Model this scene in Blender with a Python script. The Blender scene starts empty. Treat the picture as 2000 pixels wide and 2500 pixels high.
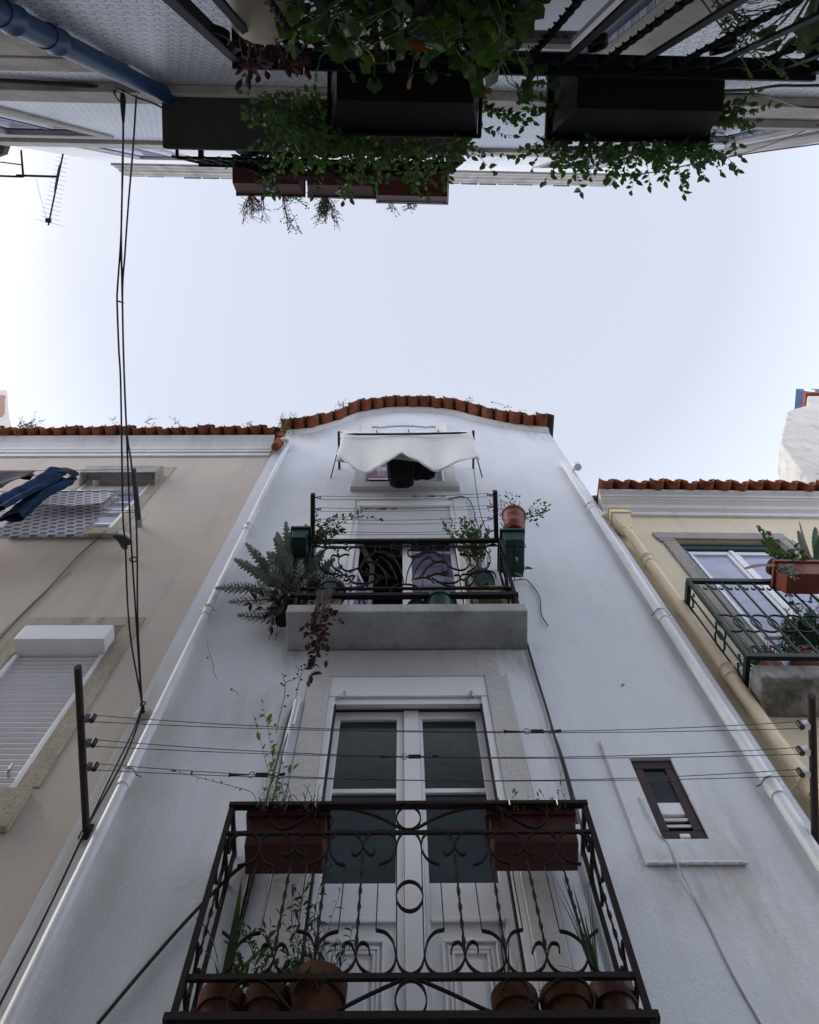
import bpy, bmesh, math, random
from mathutils import Vector, Matrix
SC = bpy.context.scene
RND = random.Random(11)
V = Vector
# ---------------------------------------------------------------- camera
F, PX, PY = 1491.0, 978.0, 682.0            # focal length and principal point in photo pixels (2000 x 2500)
TH = math.atan(167/1491.0)                  # tilt from the zenith towards the white house
CAM = V((0, 0, 1.6))
VR, VD, VF = V((1,0,0)), V((0,math.cos(TH),-math.sin(TH))), V((0,math.sin(TH),math.cos(TH)))
cd = bpy.data.cameras.new("camera"); cam = bpy.data.objects.new("camera", cd); SC.collection.objects.link(cam)
cd.sensor_fit = 'HORIZONTAL'; cd.sensor_width = 36.0; cd.lens = 36.0*F/2000
cd.shift_x = (1000-PX)/2000; cd.shift_y = (PY-1250)/2000
cd.clip_start = 0.05; cd.clip_end = 2000
m = Matrix((VR, -VD, -VF)).transposed().to_4x4(); m.translation = CAM
cam.matrix_world = m; SC.camera = cam
# ---------------------------------------------------------------- sky, sun, exposure
SUN_EL, SUN_AZ = math.radians(40), math.radians(-98)     # azimuth measured from +Y towards +X
w = bpy.data.worlds.new("World"); SC.world = w; w.use_nodes = True
wn = w.node_tree; wn.nodes.clear()
sky = wn.nodes.new('ShaderNodeTexSky'); sky.sky_type = 'NISHITA'; sky.sun_disc = False
sky.sun_elevation = SUN_EL; sky.sun_rotation = SUN_AZ
sky.air_density = 1.0; sky.dust_density = 6.0; sky.ozone_density = 1.0
mixn = wn.nodes.new('ShaderNodeMix'); mixn.data_type = 'RGBA'; mixn.inputs[0].default_value = 0.86
mixn.inputs[7].default_value = (7.25, 7.7, 9.0, 1)       # pale high haze that whitens the sky
bg = wn.nodes.new('ShaderNodeBackground'); bg.inputs[1].default_value = 0.10
wo = wn.nodes.new('ShaderNodeOutputWorld')
# the sky brightens away from the zenith, as hazy skies do
tcw = wn.nodes.new('ShaderNodeTexCoord'); sxw = wn.nodes.new('ShaderNodeSeparateXYZ'); rpw = wn.nodes.new('ShaderNodeValToRGB'); mlw = wn.nodes.new('ShaderNodeVectorMath'); mlw.operation = 'MULTIPLY'
for i_, (p_, v_) in enumerate(((0.0, 1.0), (.55, .88), (.78, .43), (.88, .325), (1.0, .315))):
    if i_ > 1: rpw.color_ramp.elements.new(p_)
    e_ = rpw.color_ramp.elements[i_]; e_.position = p_; e_.color = (v_*.98, v_*.99, v_, 1)
scw = wn.nodes.new('ShaderNodeVectorMath'); scw.operation = 'SCALE'; scw.inputs[3].default_value = 3.2
wn.links.new(tcw.outputs['Generated'], sxw.inputs[0]); wn.links.new(sxw.outputs[2], rpw.inputs[0]); wn.links.new(rpw.outputs[0], scw.inputs[0]); wn.links.new(scw.outputs[0], mlw.inputs[1])
wn.links.new(sky.outputs[0], mixn.inputs[6]); wn.links.new(mixn.outputs[2], mlw.inputs[0]); wn.links.new(mlw.outputs[0], bg.inputs[0]); wn.links.new(bg.outputs[0], wo.inputs[0])
sl = bpy.data.lights.new("sun", 'SUN'); sl.energy = 1.2; sl.angle = math.radians(14); sl.color = (1.0, .95, .88)
so = bpy.data.objects.new("sun", sl); SC.collection.objects.link(so); so.location = (-20, 0, 30)
sd = V((math.sin(SUN_AZ)*math.cos(SUN_EL), math.cos(SUN_AZ)*math.cos(SUN_EL), math.sin(SUN_EL)))
so.rotation_euler = sd.to_track_quat('Z', 'Y').to_euler()
SC.view_settings.view_transform = 'Standard'; SC.view_settings.look = 'None'
SC.view_settings.exposure = 0.10; SC.view_settings.gamma = 1.0
SC.cycles.max_bounces = 8; SC.cycles.diffuse_bounces = 5; SC.cycles.transparent_max_bounces = 12

# ---------------------------------------------------------------- frames: each facade has its own plane
class Frame:
    def __init__(s, D, a): s.D, s.a, s.c, s.s = D, a, math.cos(a), math.sin(a)
    def rot(s, q): return V((s.c*q.x+s.s*q.y, -s.s*q.x+s.c*q.y, q.z))
    def loc(s, P): return s.rot(P-V((0, s.D, 0)))
    def world(s, p): return V((s.c*p[0]-s.s*p[1], s.s*p[0]+s.c*p[1]+s.D, p[2]))
    def ray(s, px, py): return s.rot(VR*((px-PX)/F)+VD*((py-PY)/F)+VF)
    def pt(s, px, py, y=0.0):
        o = s.loc(CAM); d = s.ray(px, py); return o+d*((y-o.y)/d.y)
    def ptz(s, px, py, z):
        o = s.loc(CAM); d = s.ray(px, py); return o+d*((z-o.z)/d.z)
M = Frame(4.10, -.006); L = Frame(4.12, -.003); Y = Frame(4.13, .011); O = Frame(-.90, .021); W0 = Frame(0, 0)

# ---------------------------------------------------------------- mesh builder
class MB:
    def __init__(s): s.v, s.f, s.uv = [], [], {}
    def add(s, vs, fs):
        b = len(s.v); s.v += [V(q) for q in vs]; s.f += [tuple(i+b for i in f) for f in fs]; return b
    def box(s, a, b):
        x0,x1 = sorted((a[0],b[0])); y0,y1 = sorted((a[1],b[1])); z0,z1 = sorted((a[2],b[2]))
        s.add([(x0,y0,z0),(x1,y0,z0),(x1,y1,z0),(x0,y1,z0),(x0,y0,z1),(x1,y0,z1),(x1,y1,z1),(x0,y1,z1)],
              [(0,3,2,1),(4,5,6,7),(0,1,5,4),(1,2,6,5),(2,3,7,6),(3,0,4,7)]); return s
    def hexa(s, p):
        s.add(p, [(0,3,2,1),(4,5,6,7),(0,1,5,4),(1,2,6,5),(2,3,7,6),(3,0,4,7)]); return s
    def prism(s, poly, fn0, fn1):
        n = len(poly)
        s.add([fn0(*q) for q in poly]+[fn1(*q) for q in poly],
              [tuple(range(n)), tuple(range(2*n-1, n-1, -1))]+[(i, n+i, n+(i+1)%n, (i+1)%n) for i in range(n)]); return s
    def prism_xz(s, poly, y0, y1): return s.prism(poly, lambda a,b:(a,y0,b), lambda a,b:(a,y1,b))
    def prism_yz(s, poly, x0, x1): return s.prism(poly, lambda a,b:(x0,a,b), lambda a,b:(x1,a,b))
    def prism_xy(s, poly, z0, z1): return s.prism(poly, lambda a,b:(a,b,z0), lambda a,b:(a,b,z1))
    def tube(s, pts, r, n=6, closed=False, cap=True):
        pts = [V(p) for p in pts]; k = len(pts)
        rs = r if isinstance(r, (list, tuple)) else [r]*k
        up = None; b = len(s.v)
        for i, p in enumerate(pts):
            t = (pts[(i+1)%k]-pts[i-1]) if closed else (pts[min(i+1,k-1)]-pts[max(i-1,0)])
            if t.length < 1e-9: t = V((0,0,1))
            t.normalize()
            if up is None:
                up = t.cross(V((0,0,1)));
                if up.length < .1: up = t.cross(V((1,0,0)))
            up = up-t*up.dot(t); up.normalize(); q = t.cross(up)
            for j in range(n):
                a = 2*math.pi*j/n; s.v.append(p+(up*math.cos(a)+q*math.sin(a))*rs[i])
        for i in range(k if closed else k-1):
            for j in range(n):
                i2 = (i+1)%k
                s.f.append((b+i*n+j, b+i*n+(j+1)%n, b+i2*n+(j+1)%n, b+i2*n+j))
        if cap and not closed:
            s.f.append(tuple(b+j for j in range(n-1,-1,-1))); s.f.append(tuple(b+(k-1)*n+j for j in range(n)))
        return s
    def flat(s, pts, N, wd, th, closed=False):
        pts = [V(p) for p in pts]; k = len(pts); N = V(N).normalized(); b = len(s.v)
        for i, p in enumerate(pts):
            t = (pts[(i+1)%k]-pts[i-1]) if closed else (pts[min(i+1,k-1)]-pts[max(i-1,0)])
            t.normalize(); B = t.cross(N); B.normalize()
            for u, q in ((-1,-1),(1,-1),(1,1),(-1,1)): s.v.append(p+N*(u*wd/2)+B*(q*th/2))
        for i in range(k if closed else k-1):
            i2 = (i+1)%k
            for j in range(4): s.f.append((b+i*4+j, b+i*4+(j+1)%4, b+i2*4+(j+1)%4, b+i2*4+j))
        if not closed: s.f.append((b+3,b+2,b+1,b)); e = b+(k-1)*4; s.f.append((e,e+1,e+2,e+3))
        return s
    def twist(s, p0, p1, size, turns, n=40):
        p0, p1 = V(p0), V(p1); t = (p1-p0).normalized(); u = t.cross(V((0,1,0))); u.normalize(); q = t.cross(u); b = len(s.v)
        for i in range(n+1):
            a0 = turns*2*math.pi*i/n*(1 if .0 <= i/n <= 1 else 0)
            for j in range(4):
                a = a0+j*math.pi/2; k = 1.0 if j % 2 else .55
                s.v.append(p0.lerp(p1, i/n)+(u*math.cos(a)+q*math.sin(a))*size*k)
        for i in range(n):
            for j in range(4): s.f.append((b+i*4+j, b+i*4+(j+1)%4, b+i*4+4+(j+1)%4, b+i*4+4+j))
        return s
    def lathe(s, c, prof, n=24, mat=None):
        c = V(c); b = len(s.v); mat = mat or Matrix.Identity(3)
        for r, z in prof:
            for j in range(n):
                a = 2*math.pi*j/n; s.v.append(c+mat@V((r*math.cos(a), r*math.sin(a), z)))
        for i in range(len(prof)-1):
            for j in range(n): s.f.append((b+i*n+j, b+i*n+(j+1)%n, b+i*n+n+(j+1)%n, b+i*n+n+j))
        return s
    def leaf(s, p, d, up, ln, wd, fold=.25, droop=.15):
        p, d, up = V(p), V(d).normalized(), V(up)
        sd = d.cross(up)
        if sd.length < 1e-4: sd = d.cross(V((.3,.5,.8)))
        sd.normalize(); up = sd.cross(d); k = fold*wd
        a = p; c1 = p+d*ln*.35-up*droop*ln*.1; c2 = p+d*ln*.7-up*droop*ln*.4; t = p+d*ln-up*droop*ln
        s.add([a, c1+sd*wd*.5+up*k, c1, c1-sd*wd*.5+up*k, c2+sd*wd*.38+up*k*.8, c2, c2-sd*wd*.38+up*k*.8, t],
              [(0,2,1),(0,3,2),(1,2,5,4),(2,3,6,5),(4,5,7),(5,6,7)]); return s
    def round_leaf(s, p, d, up, r):
        p, d, up = V(p), V(d).normalized(), V(up)
        sd = d.cross(up)
        if sd.length < 1e-4: sd = d.cross(V((.3,.5,.8)))
        sd.normalize(); up = sd.cross(d); c = p+d*r; n = 13
        vs = [c-up*r*.18]
        for j in range(n):
            a = math.pi+2*math.pi*(j+.5)/n*.94+.19; rr = r*(1+.13*math.cos(5*a))
            vs.append(c+d*rr*math.cos(a)+sd*rr*math.sin(a)+up*r*.1*math.sin(3*a))
        s.add(vs, [(0, j, j+1) for j in range(1, n)]); return s
    def grid(s, fn, nu, nv, thick=0):
        b = len(s.v)
        for i in range(nu+1):
            for j in range(nv+1):
                s.uv[len(s.v)] = (i/nu, j/nv); s.v.append(V(fn(i/nu, j/nv)))
        for i in range(nu):
            for j in range(nv): q = b+i*(nv+1)+j; s.f.append((q, q+1, q+nv+2, q+nv+1))
        return s

BASE = {}
def thing(name, label, cat, fr, base, group=None):
    e = bpy.data.objects.new(name, None); SC.collection.objects.link(e); e.empty_display_size = .2
    base = V(base); e.location = fr.world(base); e.rotation_euler.z = fr.a; BASE[e] = base
    tag(e, label, cat, group); return e
def tag(o, label, cat, group=None):
    o['label'] = label; o['category'] = cat
    if group: o['group'] = group
    return o
def root(o):
    while o.parent: o = o.parent
    return o
def loose(mb):
    p = list(range(len(mb.v)))
    def fd(i):
        while p[i] != i: p[i] = p[p[i]]; i = p[i]
        return i
    for f in mb.f:
        for j in f[1:]: p[fd(j)] = fd(f[0])
    out = {}
    for f in mb.f: out.setdefault(fd(f[0]), []).append(f)
    res = []
    for fs in out.values():
        ids = sorted({i for f in fs for i in f}); mp = {i: k for k, i in enumerate(ids)}; q = MB(); q.v = [mb.v[i] for i in ids]; q.f = [tuple(mp[i] for i in f) for f in fs]
        q.uv = {mp[i]: mb.uv[i] for i in ids if i in mb.uv}; res.append(q)
    return res
def parts(name, mb, *a, **k):
    """every separate piece of the builder becomes a part of its own"""
    o = None
    for q in loose(mb): o = part(name, q, *a, **k)
    return o
def part(name, mb, mat, parent=None, fr=None, base=None, label=None, bev=0, smooth=False, solid=0, kind=None):
    bs = BASE[root(parent)] if parent else V(base)
    me = bpy.data.meshes.new(name); me.from_pydata([tuple(v-bs) for v in mb.v], [], mb.f)
    if mb.uv:
        ul = me.uv_layers.new(name='UVMap')
        for lp in me.loops:
            if lp.vertex_index in mb.uv: ul.data[lp.index].uv = mb.uv[lp.vertex_index]
    bm = bmesh.new(); bm.from_mesh(me); bmesh.ops.recalc_face_normals(bm, faces=bm.faces); bm.to_mesh(me); bm.free()
    me.materials.append(mat)
    if smooth:
        for p in me.polygons: p.use_smooth = True
    o = bpy.data.objects.new(name, me); SC.collection.objects.link(o)
    if parent: o.parent = parent
    else: o.location = fr.world(bs); o.rotation_euler.z = fr.a; BASE[o] = bs
    if solid: md = o.modifiers.new('solid', 'SOLIDIFY'); md.thickness = solid; md.offset = 0
    if bev: md = o.modifiers.new('bevel', 'BEVEL'); md.width = bev; md.segments = 2; md.limit_method = 'ANGLE'; md.angle_limit = math.radians(40)
    if smooth and bev == 0 and not solid:
        try: me.set_sharp_from_angle(angle=math.radians(50))
        except Exception: pass
    if label: o['label'] = label
    if kind: o['kind'] = kind
    return o
def clone(o, loc_delta, label, group=None):
    c = o.copy(); SC.collection.objects.link(c); c.location = o.location+V(loc_delta); BASE[c] = BASE[o]
    c['label'] = label
    if group: c['group'] = group
    for ch in list(o.children):
        d = ch.copy(); SC.collection.objects.link(d); d.parent = c
        for g in list(ch.children): h = g.copy(); SC.collection.objects.link(h); h.parent = d
    return c
def B(a, b): return MB().box(a, b)
def smooth_path(pts, n=6, closed=False):
    pts = [V(p) for p in pts]; out = []; k = len(pts)
    for i in range(k-1):
        p0, p1, p2, p3 = pts[max(i-1,0)], pts[i], pts[i+1], pts[min(i+2,k-1)]
        for j in range(n):
            t = j/n
            out.append(.5*((2*p1)+(p2-p0)*t+(2*p0-5*p1+4*p2-p3)*t*t+(3*p1-p0-3*p2+p3)*t**3))
    out.append(pts[-1]); return out
def sag(p0, p1, d, n=14): 
    p0, p1 = V(p0), V(p1); return [p0.lerp(p1, i/n)-V((0,0,d*4*(i/n)*(1-i/n))) for i in range(n+1)]

# ---------------------------------------------------------------- materials
def mk(name):
    m = bpy.data.materials.new(name); m.use_nodes = True; t = m.node_tree; b = t.nodes['Principled BSDF']; return m, t, b
def nd(t, ty, **kw):
    n = t.nodes.new(ty)
    for k, v in kw.items():
        if k in ('ins',):
            for a, c in v.items(): n.inputs[a].default_value = c
        else: setattr(n, k, v)
    return n
def coords(t, kind='Object', scale=(1,1,1), rot=(0,0,0)):
    c = nd(t, 'ShaderNodeTexCoord'); mp = nd(t, 'ShaderNodeMapping'); mp.inputs['Scale'].default_value = scale; mp.inputs['Rotation'].default_value = rot
    t.links.new(c.outputs[kind], mp.inputs[0]); return mp.outputs[0]
def noise(t, co, sc, det=4, rough=.55, dist=0):
    n = nd(t, 'ShaderNodeTexNoise'); n.inputs['Scale'].default_value = sc; n.inputs['Detail'].default_value = det
    n.inputs['Roughness'].default_value = rough; n.inputs['Distortion'].default_value = dist
    t.links.new(co, n.inputs['Vector']); return n.outputs['Fac']
def ramp(t, src, stops):
    r = nd(t, 'ShaderNodeValToRGB'); e = r.color_ramp.elements
    while len(e) < len(stops): e.new(.5)
    for i, (p, c) in enumerate(stops): e[i].position = p; e[i].color = (c[0], c[1], c[2], 1) if not isinstance(c, (int, float)) else (c, c, c, 1)
    t.links.new(src, r.inputs[0]); return r.outputs[0]
def mix(t, fac, a, b, mode='MIX'):
    n = nd(t, 'ShaderNodeMix', data_type='RGBA', blend_type=mode)
    for i, v in ((0, fac), (6, a), (7, b)):
        if hasattr(v, 'is_output') or hasattr(v, 'links'): t.links.new(v, n.inputs[i])
        elif i == 0: n.inputs[0].default_value = v
        else: n.inputs[i].default_value = (v[0], v[1], v[2], 1)
    return n.outputs[2]
def mth(t, op, a, b=None, c=None):
    n = nd(t, 'ShaderNodeMath', operation=op)
    for i, v in enumerate((a, b, c)):
        if v is None: continue
        if isinstance(v, (int, float)): n.inputs[i].default_value = v
        else: t.links.new(v, n.inputs[i])
    return n.outputs[0]
def bump(t, b, h, st=.3, dist=.01):
    n = nd(t, 'ShaderNodeBump'); n.inputs['Strength'].default_value = st; n.inputs['Distance'].default_value = dist
    t.links.new(h, n.inputs['Height']); t.links.new(n.outputs[0], b.inputs['Normal'])
def plaster(name, c1, c2, stain=(.3,.27,.22), st_amt=.25, bst=.35, grain=110, speck=0.0, bigsc=.55, spsc=45, stz=.35, spots=()):
    m, t, b = mk(name); co = coords(t)
    big = noise(t, co, bigsc, 6, .65); base = mix(t, ramp(t, big, [(.35, 0.), (.68, 1.)]), c1, c2)
    stv = coords(t, scale=(2.6, 2.6, stz)); s1 = noise(t, stv, 1.3, 6, .65)
    base = mix(t, mth(t, 'MULTIPLY', ramp(t, s1, [(.52, 0.), (.75, 1.)]), st_amt), base, stain)
    fine = noise(t, co, grain, 3, .7); base = mix(t, .22, base, ramp(t, fine, [(.3, .35), (.7, 1.)]), 'MULTIPLY')
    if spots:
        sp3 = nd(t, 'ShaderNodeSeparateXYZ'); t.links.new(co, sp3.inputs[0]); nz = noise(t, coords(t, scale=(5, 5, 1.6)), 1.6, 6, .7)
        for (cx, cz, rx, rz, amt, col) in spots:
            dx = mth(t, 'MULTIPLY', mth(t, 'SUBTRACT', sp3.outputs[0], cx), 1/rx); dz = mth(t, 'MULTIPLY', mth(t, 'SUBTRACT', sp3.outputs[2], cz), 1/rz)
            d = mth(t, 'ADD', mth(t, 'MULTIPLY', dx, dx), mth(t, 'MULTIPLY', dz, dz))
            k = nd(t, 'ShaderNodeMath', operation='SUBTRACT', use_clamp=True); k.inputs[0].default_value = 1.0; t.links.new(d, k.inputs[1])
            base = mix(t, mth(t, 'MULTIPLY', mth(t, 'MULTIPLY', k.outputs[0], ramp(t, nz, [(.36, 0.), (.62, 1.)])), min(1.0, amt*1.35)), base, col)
    if speck:
        sp = noise(t, co, spsc, 5, .75); base = mix(t, mth(t, 'MULTIPLY', ramp(t, sp, [(.55, 0.), (.66, 1.)]), speck), base, (.05,.045,.04))
    t.links.new(base, b.inputs['Base Color']); b.inputs['Roughness'].default_value = .92; b.inputs['Specular IOR Level'].default_value = .25
    h = mth(t, 'ADD', fine, mth(t, 'MULTIPLY', noise(t, co, grain*.25, 3), 1.3)); bump(t, b, h, bst, .006); return m
def simple(name, col, rough=.6, var=.15, sc=8, metal=0, spec=.5, bst=0, col2=None, bsc=60):
    m, t, b = mk(name); co = coords(t); n = noise(t, co, sc, 5, .6)
    c2 = col2 or tuple(max(0, c*(1-var*2)) for c in col)
    t.links.new(mix(t, ramp(t, n, [(.32, 0.), (.7, 1.)]), c2, col), b.inputs['Base Color'])
    b.inputs['Roughness'].default_value = rough; b.inputs['Metallic'].default_value = metal; b.inputs['Specular IOR Level'].default_value = spec
    if bst: bump(t, b, noise(t, co, bsc, 4), bst, .004)
    return m
def leafmat(name, c1, c2, trans=.35, rough=.55, sc=25, tint=(.12,.25,.03)):
    m, t, b = mk(name); co = coords(t); n = noise(t, co, sc, 3)
    col = mix(t, ramp(t, n, [(.35, 0.), (.65, 1.)]), c1, c2)
    t.links.new(col, b.inputs['Base Color']); b.inputs['Roughness'].default_value = rough; b.inputs['Specular IOR Level'].default_value = .35
    tr = nd(t, 'ShaderNodeBsdfTranslucent'); t.links.new(mix(t, .5, col, tint), tr.inputs[0])
    ms = nd(t, 'ShaderNodeMixShader'); ms.inputs[0].default_value = trans; out = t.nodes['Material Output']
    t.links.new(b.outputs[0], ms.inputs[1]); t.links.new(tr.outputs[0], ms.inputs[2]); t.links.new(ms.outputs[0], out.inputs[0]); return m
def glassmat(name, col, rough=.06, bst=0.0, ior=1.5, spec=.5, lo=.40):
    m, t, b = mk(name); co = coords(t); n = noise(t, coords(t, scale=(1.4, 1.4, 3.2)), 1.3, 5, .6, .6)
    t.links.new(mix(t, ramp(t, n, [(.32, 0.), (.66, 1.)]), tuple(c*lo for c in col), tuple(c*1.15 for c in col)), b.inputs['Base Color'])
    b.inputs['Roughness'].default_value = rough; b.inputs['IOR'].default_value = ior; b.inputs['Specular IOR Level'].default_value = spec
    if bst: bump(t, b, noise(t, co, 90, 2), bst, .003)
    return m

_xm = (M.pt(0,2359).x+M.pt(1975,2001).x)/2
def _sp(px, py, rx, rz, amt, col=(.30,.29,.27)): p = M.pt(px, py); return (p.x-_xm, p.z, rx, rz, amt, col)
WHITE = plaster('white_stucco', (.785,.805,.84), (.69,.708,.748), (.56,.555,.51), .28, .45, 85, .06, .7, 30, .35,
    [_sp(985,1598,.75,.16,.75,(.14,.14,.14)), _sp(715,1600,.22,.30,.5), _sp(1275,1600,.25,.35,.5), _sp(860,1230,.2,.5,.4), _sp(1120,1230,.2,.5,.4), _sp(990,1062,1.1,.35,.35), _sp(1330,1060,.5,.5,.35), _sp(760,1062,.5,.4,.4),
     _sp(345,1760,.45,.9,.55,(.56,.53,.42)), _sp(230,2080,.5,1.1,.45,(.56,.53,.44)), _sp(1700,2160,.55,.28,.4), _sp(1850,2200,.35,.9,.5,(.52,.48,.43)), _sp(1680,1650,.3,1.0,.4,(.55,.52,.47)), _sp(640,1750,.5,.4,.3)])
WHITE2 = plaster('white_smooth_render', (.80,.79,.78), (.72,.71,.70), (.45,.42,.37), .35, .15, 60)
ROUGHW = plaster('painted_rough_stone', (.66,.65,.63), (.53,.52,.50), (.34,.32,.28), .35, .8, 38)
SLABM = plaster('weathered_slab_paint', (.45,.46,.46), (.29,.30,.30), (.09,.09,.09), .65, .4, 70, .25, 1.8, 30, .8)
CREAM = plaster('cream_render', (.65,.575,.48), (.55,.475,.425), (.41,.34,.30), .5, .4, 90)
YELLOW = plaster('yellow_render', (.76,.67,.50), (.68,.59,.43), (.50,.43,.31), .35, .3)
LIME = plaster('limestone', (.54,.48,.38), (.36,.31,.235), (.15,.13,.10), .6, 1.0, 30, .4, 1.8)
GREYST = plaster('grey_granite', (.42,.40,.37), (.30,.285,.265), (.14,.13,.12), .5, .9, 55, .6)
MOLD = plaster('stone_with_black_mould', (.36,.35,.33), (.055,.055,.05), (.015,.015,.013), .9, .7, 45, .6, 3.2, 18, 1.0)
OPST = plaster('beige_stone_band', (.46,.43,.40), (.30,.28,.26), (.14,.13,.115), .6, .4, 60, .2, 1.8)
OLDW = plaster('old_limewash', (.60,.56,.50), (.49,.46,.42), (.17,.155,.14), .45, .6, 60, .35, 1.1, 4.0, 1.6)
DARKROOM = simple('painted_room_shade', (.05,.05,.05), .9)  # near-black paint standing in for the shade of unlit rooms
PVC = simple('white_plastic_paint', (.80,.80,.81), .38, .03, 3)
PIPEW = simple('white_painted_pipe', (.78,.80,.82), .42, .08, 2.2, 0, .5, .12, (.66,.66,.65), 5)
PIPEY = simple('cream_painted_pipe', (.74,.60,.40), .45, .06, 5)
BLUE = simple('blue_gloss_paint', (.011,.045,.120), .38, .25, 6, 0, .35, .1, (.006,.024,.065), 14)
IRON = simple('rusty_dark_iron', (.0065,.0048,.0052), .7, .25, 30, 0, .22, .3, (.018,.008,.0075))
IRONB = simple('black_blue_iron', (.003,.0048,.007), .65, .2, 20, 0, .18)
IRONG = simple('dark_green_iron', (.006,.026,.021), .5, .2, 20, 0, .35)
BLACK = simple('black_cable', (.012,.012,.013), .5, .1)
WIRE = simple('grey_wire', (.10,.10,.11), .4, .1, 8, .5)
GALV = simple('galvanised_metal', (.45,.46,.48), .35, .15, 20, .8)
TERRA = simple('roof_terracotta', (.30,.098,.046), .85, .2, 9, 0, .2, .4, (.15,.045,.026))
TERRAD = simple('mossy_roof_top', (.10,.095,.06), .9, .3, 14, 0, .2, .5, (.05,.055,.03))
POT = simple('clay_pot', (.115,.046,.023), .88, .2, 14, 0, .2, .3, (.055,.026,.016))
REDPL = simple('red_brown_plastic', (.085,.019,.015), .5, .2, 6, 0, .3, 0, (.055,.016,.013))
REDPD = simple('dark_red_plastic', (.075,.016,.014), .45, .15, 6, 0, .3)
ORPL = simple('terracotta_plastic', (.21,.052,.031), .5, .15, 6, 0, .35)
BLKPL = simple('black_plastic', (.0035,.0038,.0042), .6, .2, 6, 0, .2)
GRNPL = simple('green_plastic', (.006,.044,.037), .42, .15, 6, 0, .35)
DKGRN = simple('dark_green_paint', (.010,.042,.050), .4, .1)
MAROON = simple('maroon_frame_paint', (.040,.019,.020), .5, .25, 10, 0, .35)
SOIL = simple('soil', (.035,.024,.016), .95, .3, 40, 0, .2, .6)
CREAMPOT = simple('cream_pot_glaze', (.40,.36,.30), .5, .08)
WOOD = simple('worn_wood', (.30,.21,.13), .75, .2, 12)
GLASST = glassmat('teal_textured_glass', (.022,.040,.044), .045, .16, 1.55, .45, .45)
LEAFGE = leafmat('geranium_leaf', (.010,.026,.006), (.045,.070,.010), .28)
GLASSD = glassmat('dark_glass', (.012,.016,.02), .04)
GLASSL = glassmat('sky_reflection_glass', (.33,.34,.47), .05, 0, 1.5, .6, .78)  # pale sky reflection painted into the base colour, with cloudy mottling
GLASSV = glassmat('violet_reflection_tint', (.13,.12,.22), .06)  # violet reflection painted as the base colour
LEAFG = leafmat('small_green_leaf', (.007,.028,.008), (.034,.095,.021), .28)
LEAFY = leafmat('yellow_green_leaf', (.05,.10,.012), (.11,.16,.018), .4)
LEAFD = leafmat('dark_green_leaf', (.010,.034,.011), (.025,.058,.017), .22)
LEAFS = leafmat('grey_green_succulent', (.15,.19,.165), (.27,.30,.27), .08, .65, tint=(.2,.25,.2))
LEAFR = leafmat('maroon_leaf', (.022,.005,.009), (.050,.009,.017), .15, tint=(.07,.012,.02))
LEAFO = leafmat('withered_orange_leaf', (.20,.075,.010), (.09,.035,.010), .25, tint=(.2,.08,.02))
STEM = simple('brown_stem', (.07,.05,.035), .8, .2, 30)
STEMG = simple('green_stem', (.06,.10,.035), .7, .2, 30)
RUSTY = simple('rusty_steel', (.030,.017,.018), .75, .3, 20, 0, .4, .3, (.015,.011,.012))
COBBLE = plaster('street_stone', (.30,.29,.27), (.22,.21,.20), (.12,.11,.10), .4, .6, 12)

def azulejo():
    m, t, b = mk('patterned_wall_tiles'); c = nd(t, 'ShaderNodeTexCoord'); s = nd(t, 'ShaderNodeSeparateXYZ'); t.links.new(c.outputs['Object'], s.inputs[0])
    x, z = s.outputs[0], s.outputs[2]
    def curl(du, dv, r0, lo):
        v = mth(t, 'ADD', mth(t, 'MULTIPLY', z, 1/.093), dv); row = mth(t, 'FLOOR', v)
        u = mth(t, 'ADD', mth(t, 'ADD', mth(t, 'MULTIPLY', x, 1/.07), du), mth(t, 'MULTIPLY', mth(t, 'MODULO', row, 2.0), .5))
        fu = mth(t, 'SUBTRACT', mth(t, 'FRACT', u), .5); fv = mth(t, 'SUBTRACT', mth(t, 'FRACT', v), .5)
        d = mth(t, 'SQRT', mth(t, 'ADD', mth(t, 'MULTIPLY', fu, fu), mth(t, 'MULTIPLY', fv, fv)))
        ring = mth(t, 'LESS_THAN', mth(t, 'ABSOLUTE', mth(t, 'SUBTRACT', d, r0)), .055)
        ang = mth(t, 'GREATER_THAN', mth(t, 'ADD', mth(t, 'MULTIPLY', fu, .6), fv), lo)
        return mth(t, 'MULTIPLY', ring, ang)
    pat = mth(t, 'MAXIMUM', curl(0, 0, .33, -.12), curl(.32, .2, .14, -.2))
    gx = mth(t, 'LESS_THAN', mth(t, 'FRACT', mth(t, 'MULTIPLY', x, 1/.14)), .022)
    gz = mth(t, 'LESS_THAN', mth(t, 'FRACT', mth(t, 'MULTIPLY', z, 1/.14)), .022)
    gr = mth(t, 'MAXIMUM', gx, gz); co = coords(t)
    base = mix(t, ramp(t, noise(t, co, 1.2, 5), [(.35, 0.), (.7, 1.)]), (.37,.40,.46), (.51,.535,.59))
    wear = ramp(t, noise(t, co, 14, 4), [(.28, .5), (.5, 1.)])
    base = mix(t, mth(t, 'MULTIPLY', pat, wear), base, (.045,.085,.13)); base = mix(t, mth(t, 'MULTIPLY', gr, .85), base, (.16,.16,.17))
    t.links.new(base, b.inputs['Base Color']); b.inputs['Roughness'].default_value = .32
    bump(t, b, mth(t, 'SUBTRACT', 1.0, gr), .25, .002); return m
TILES = azulejo()
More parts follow.
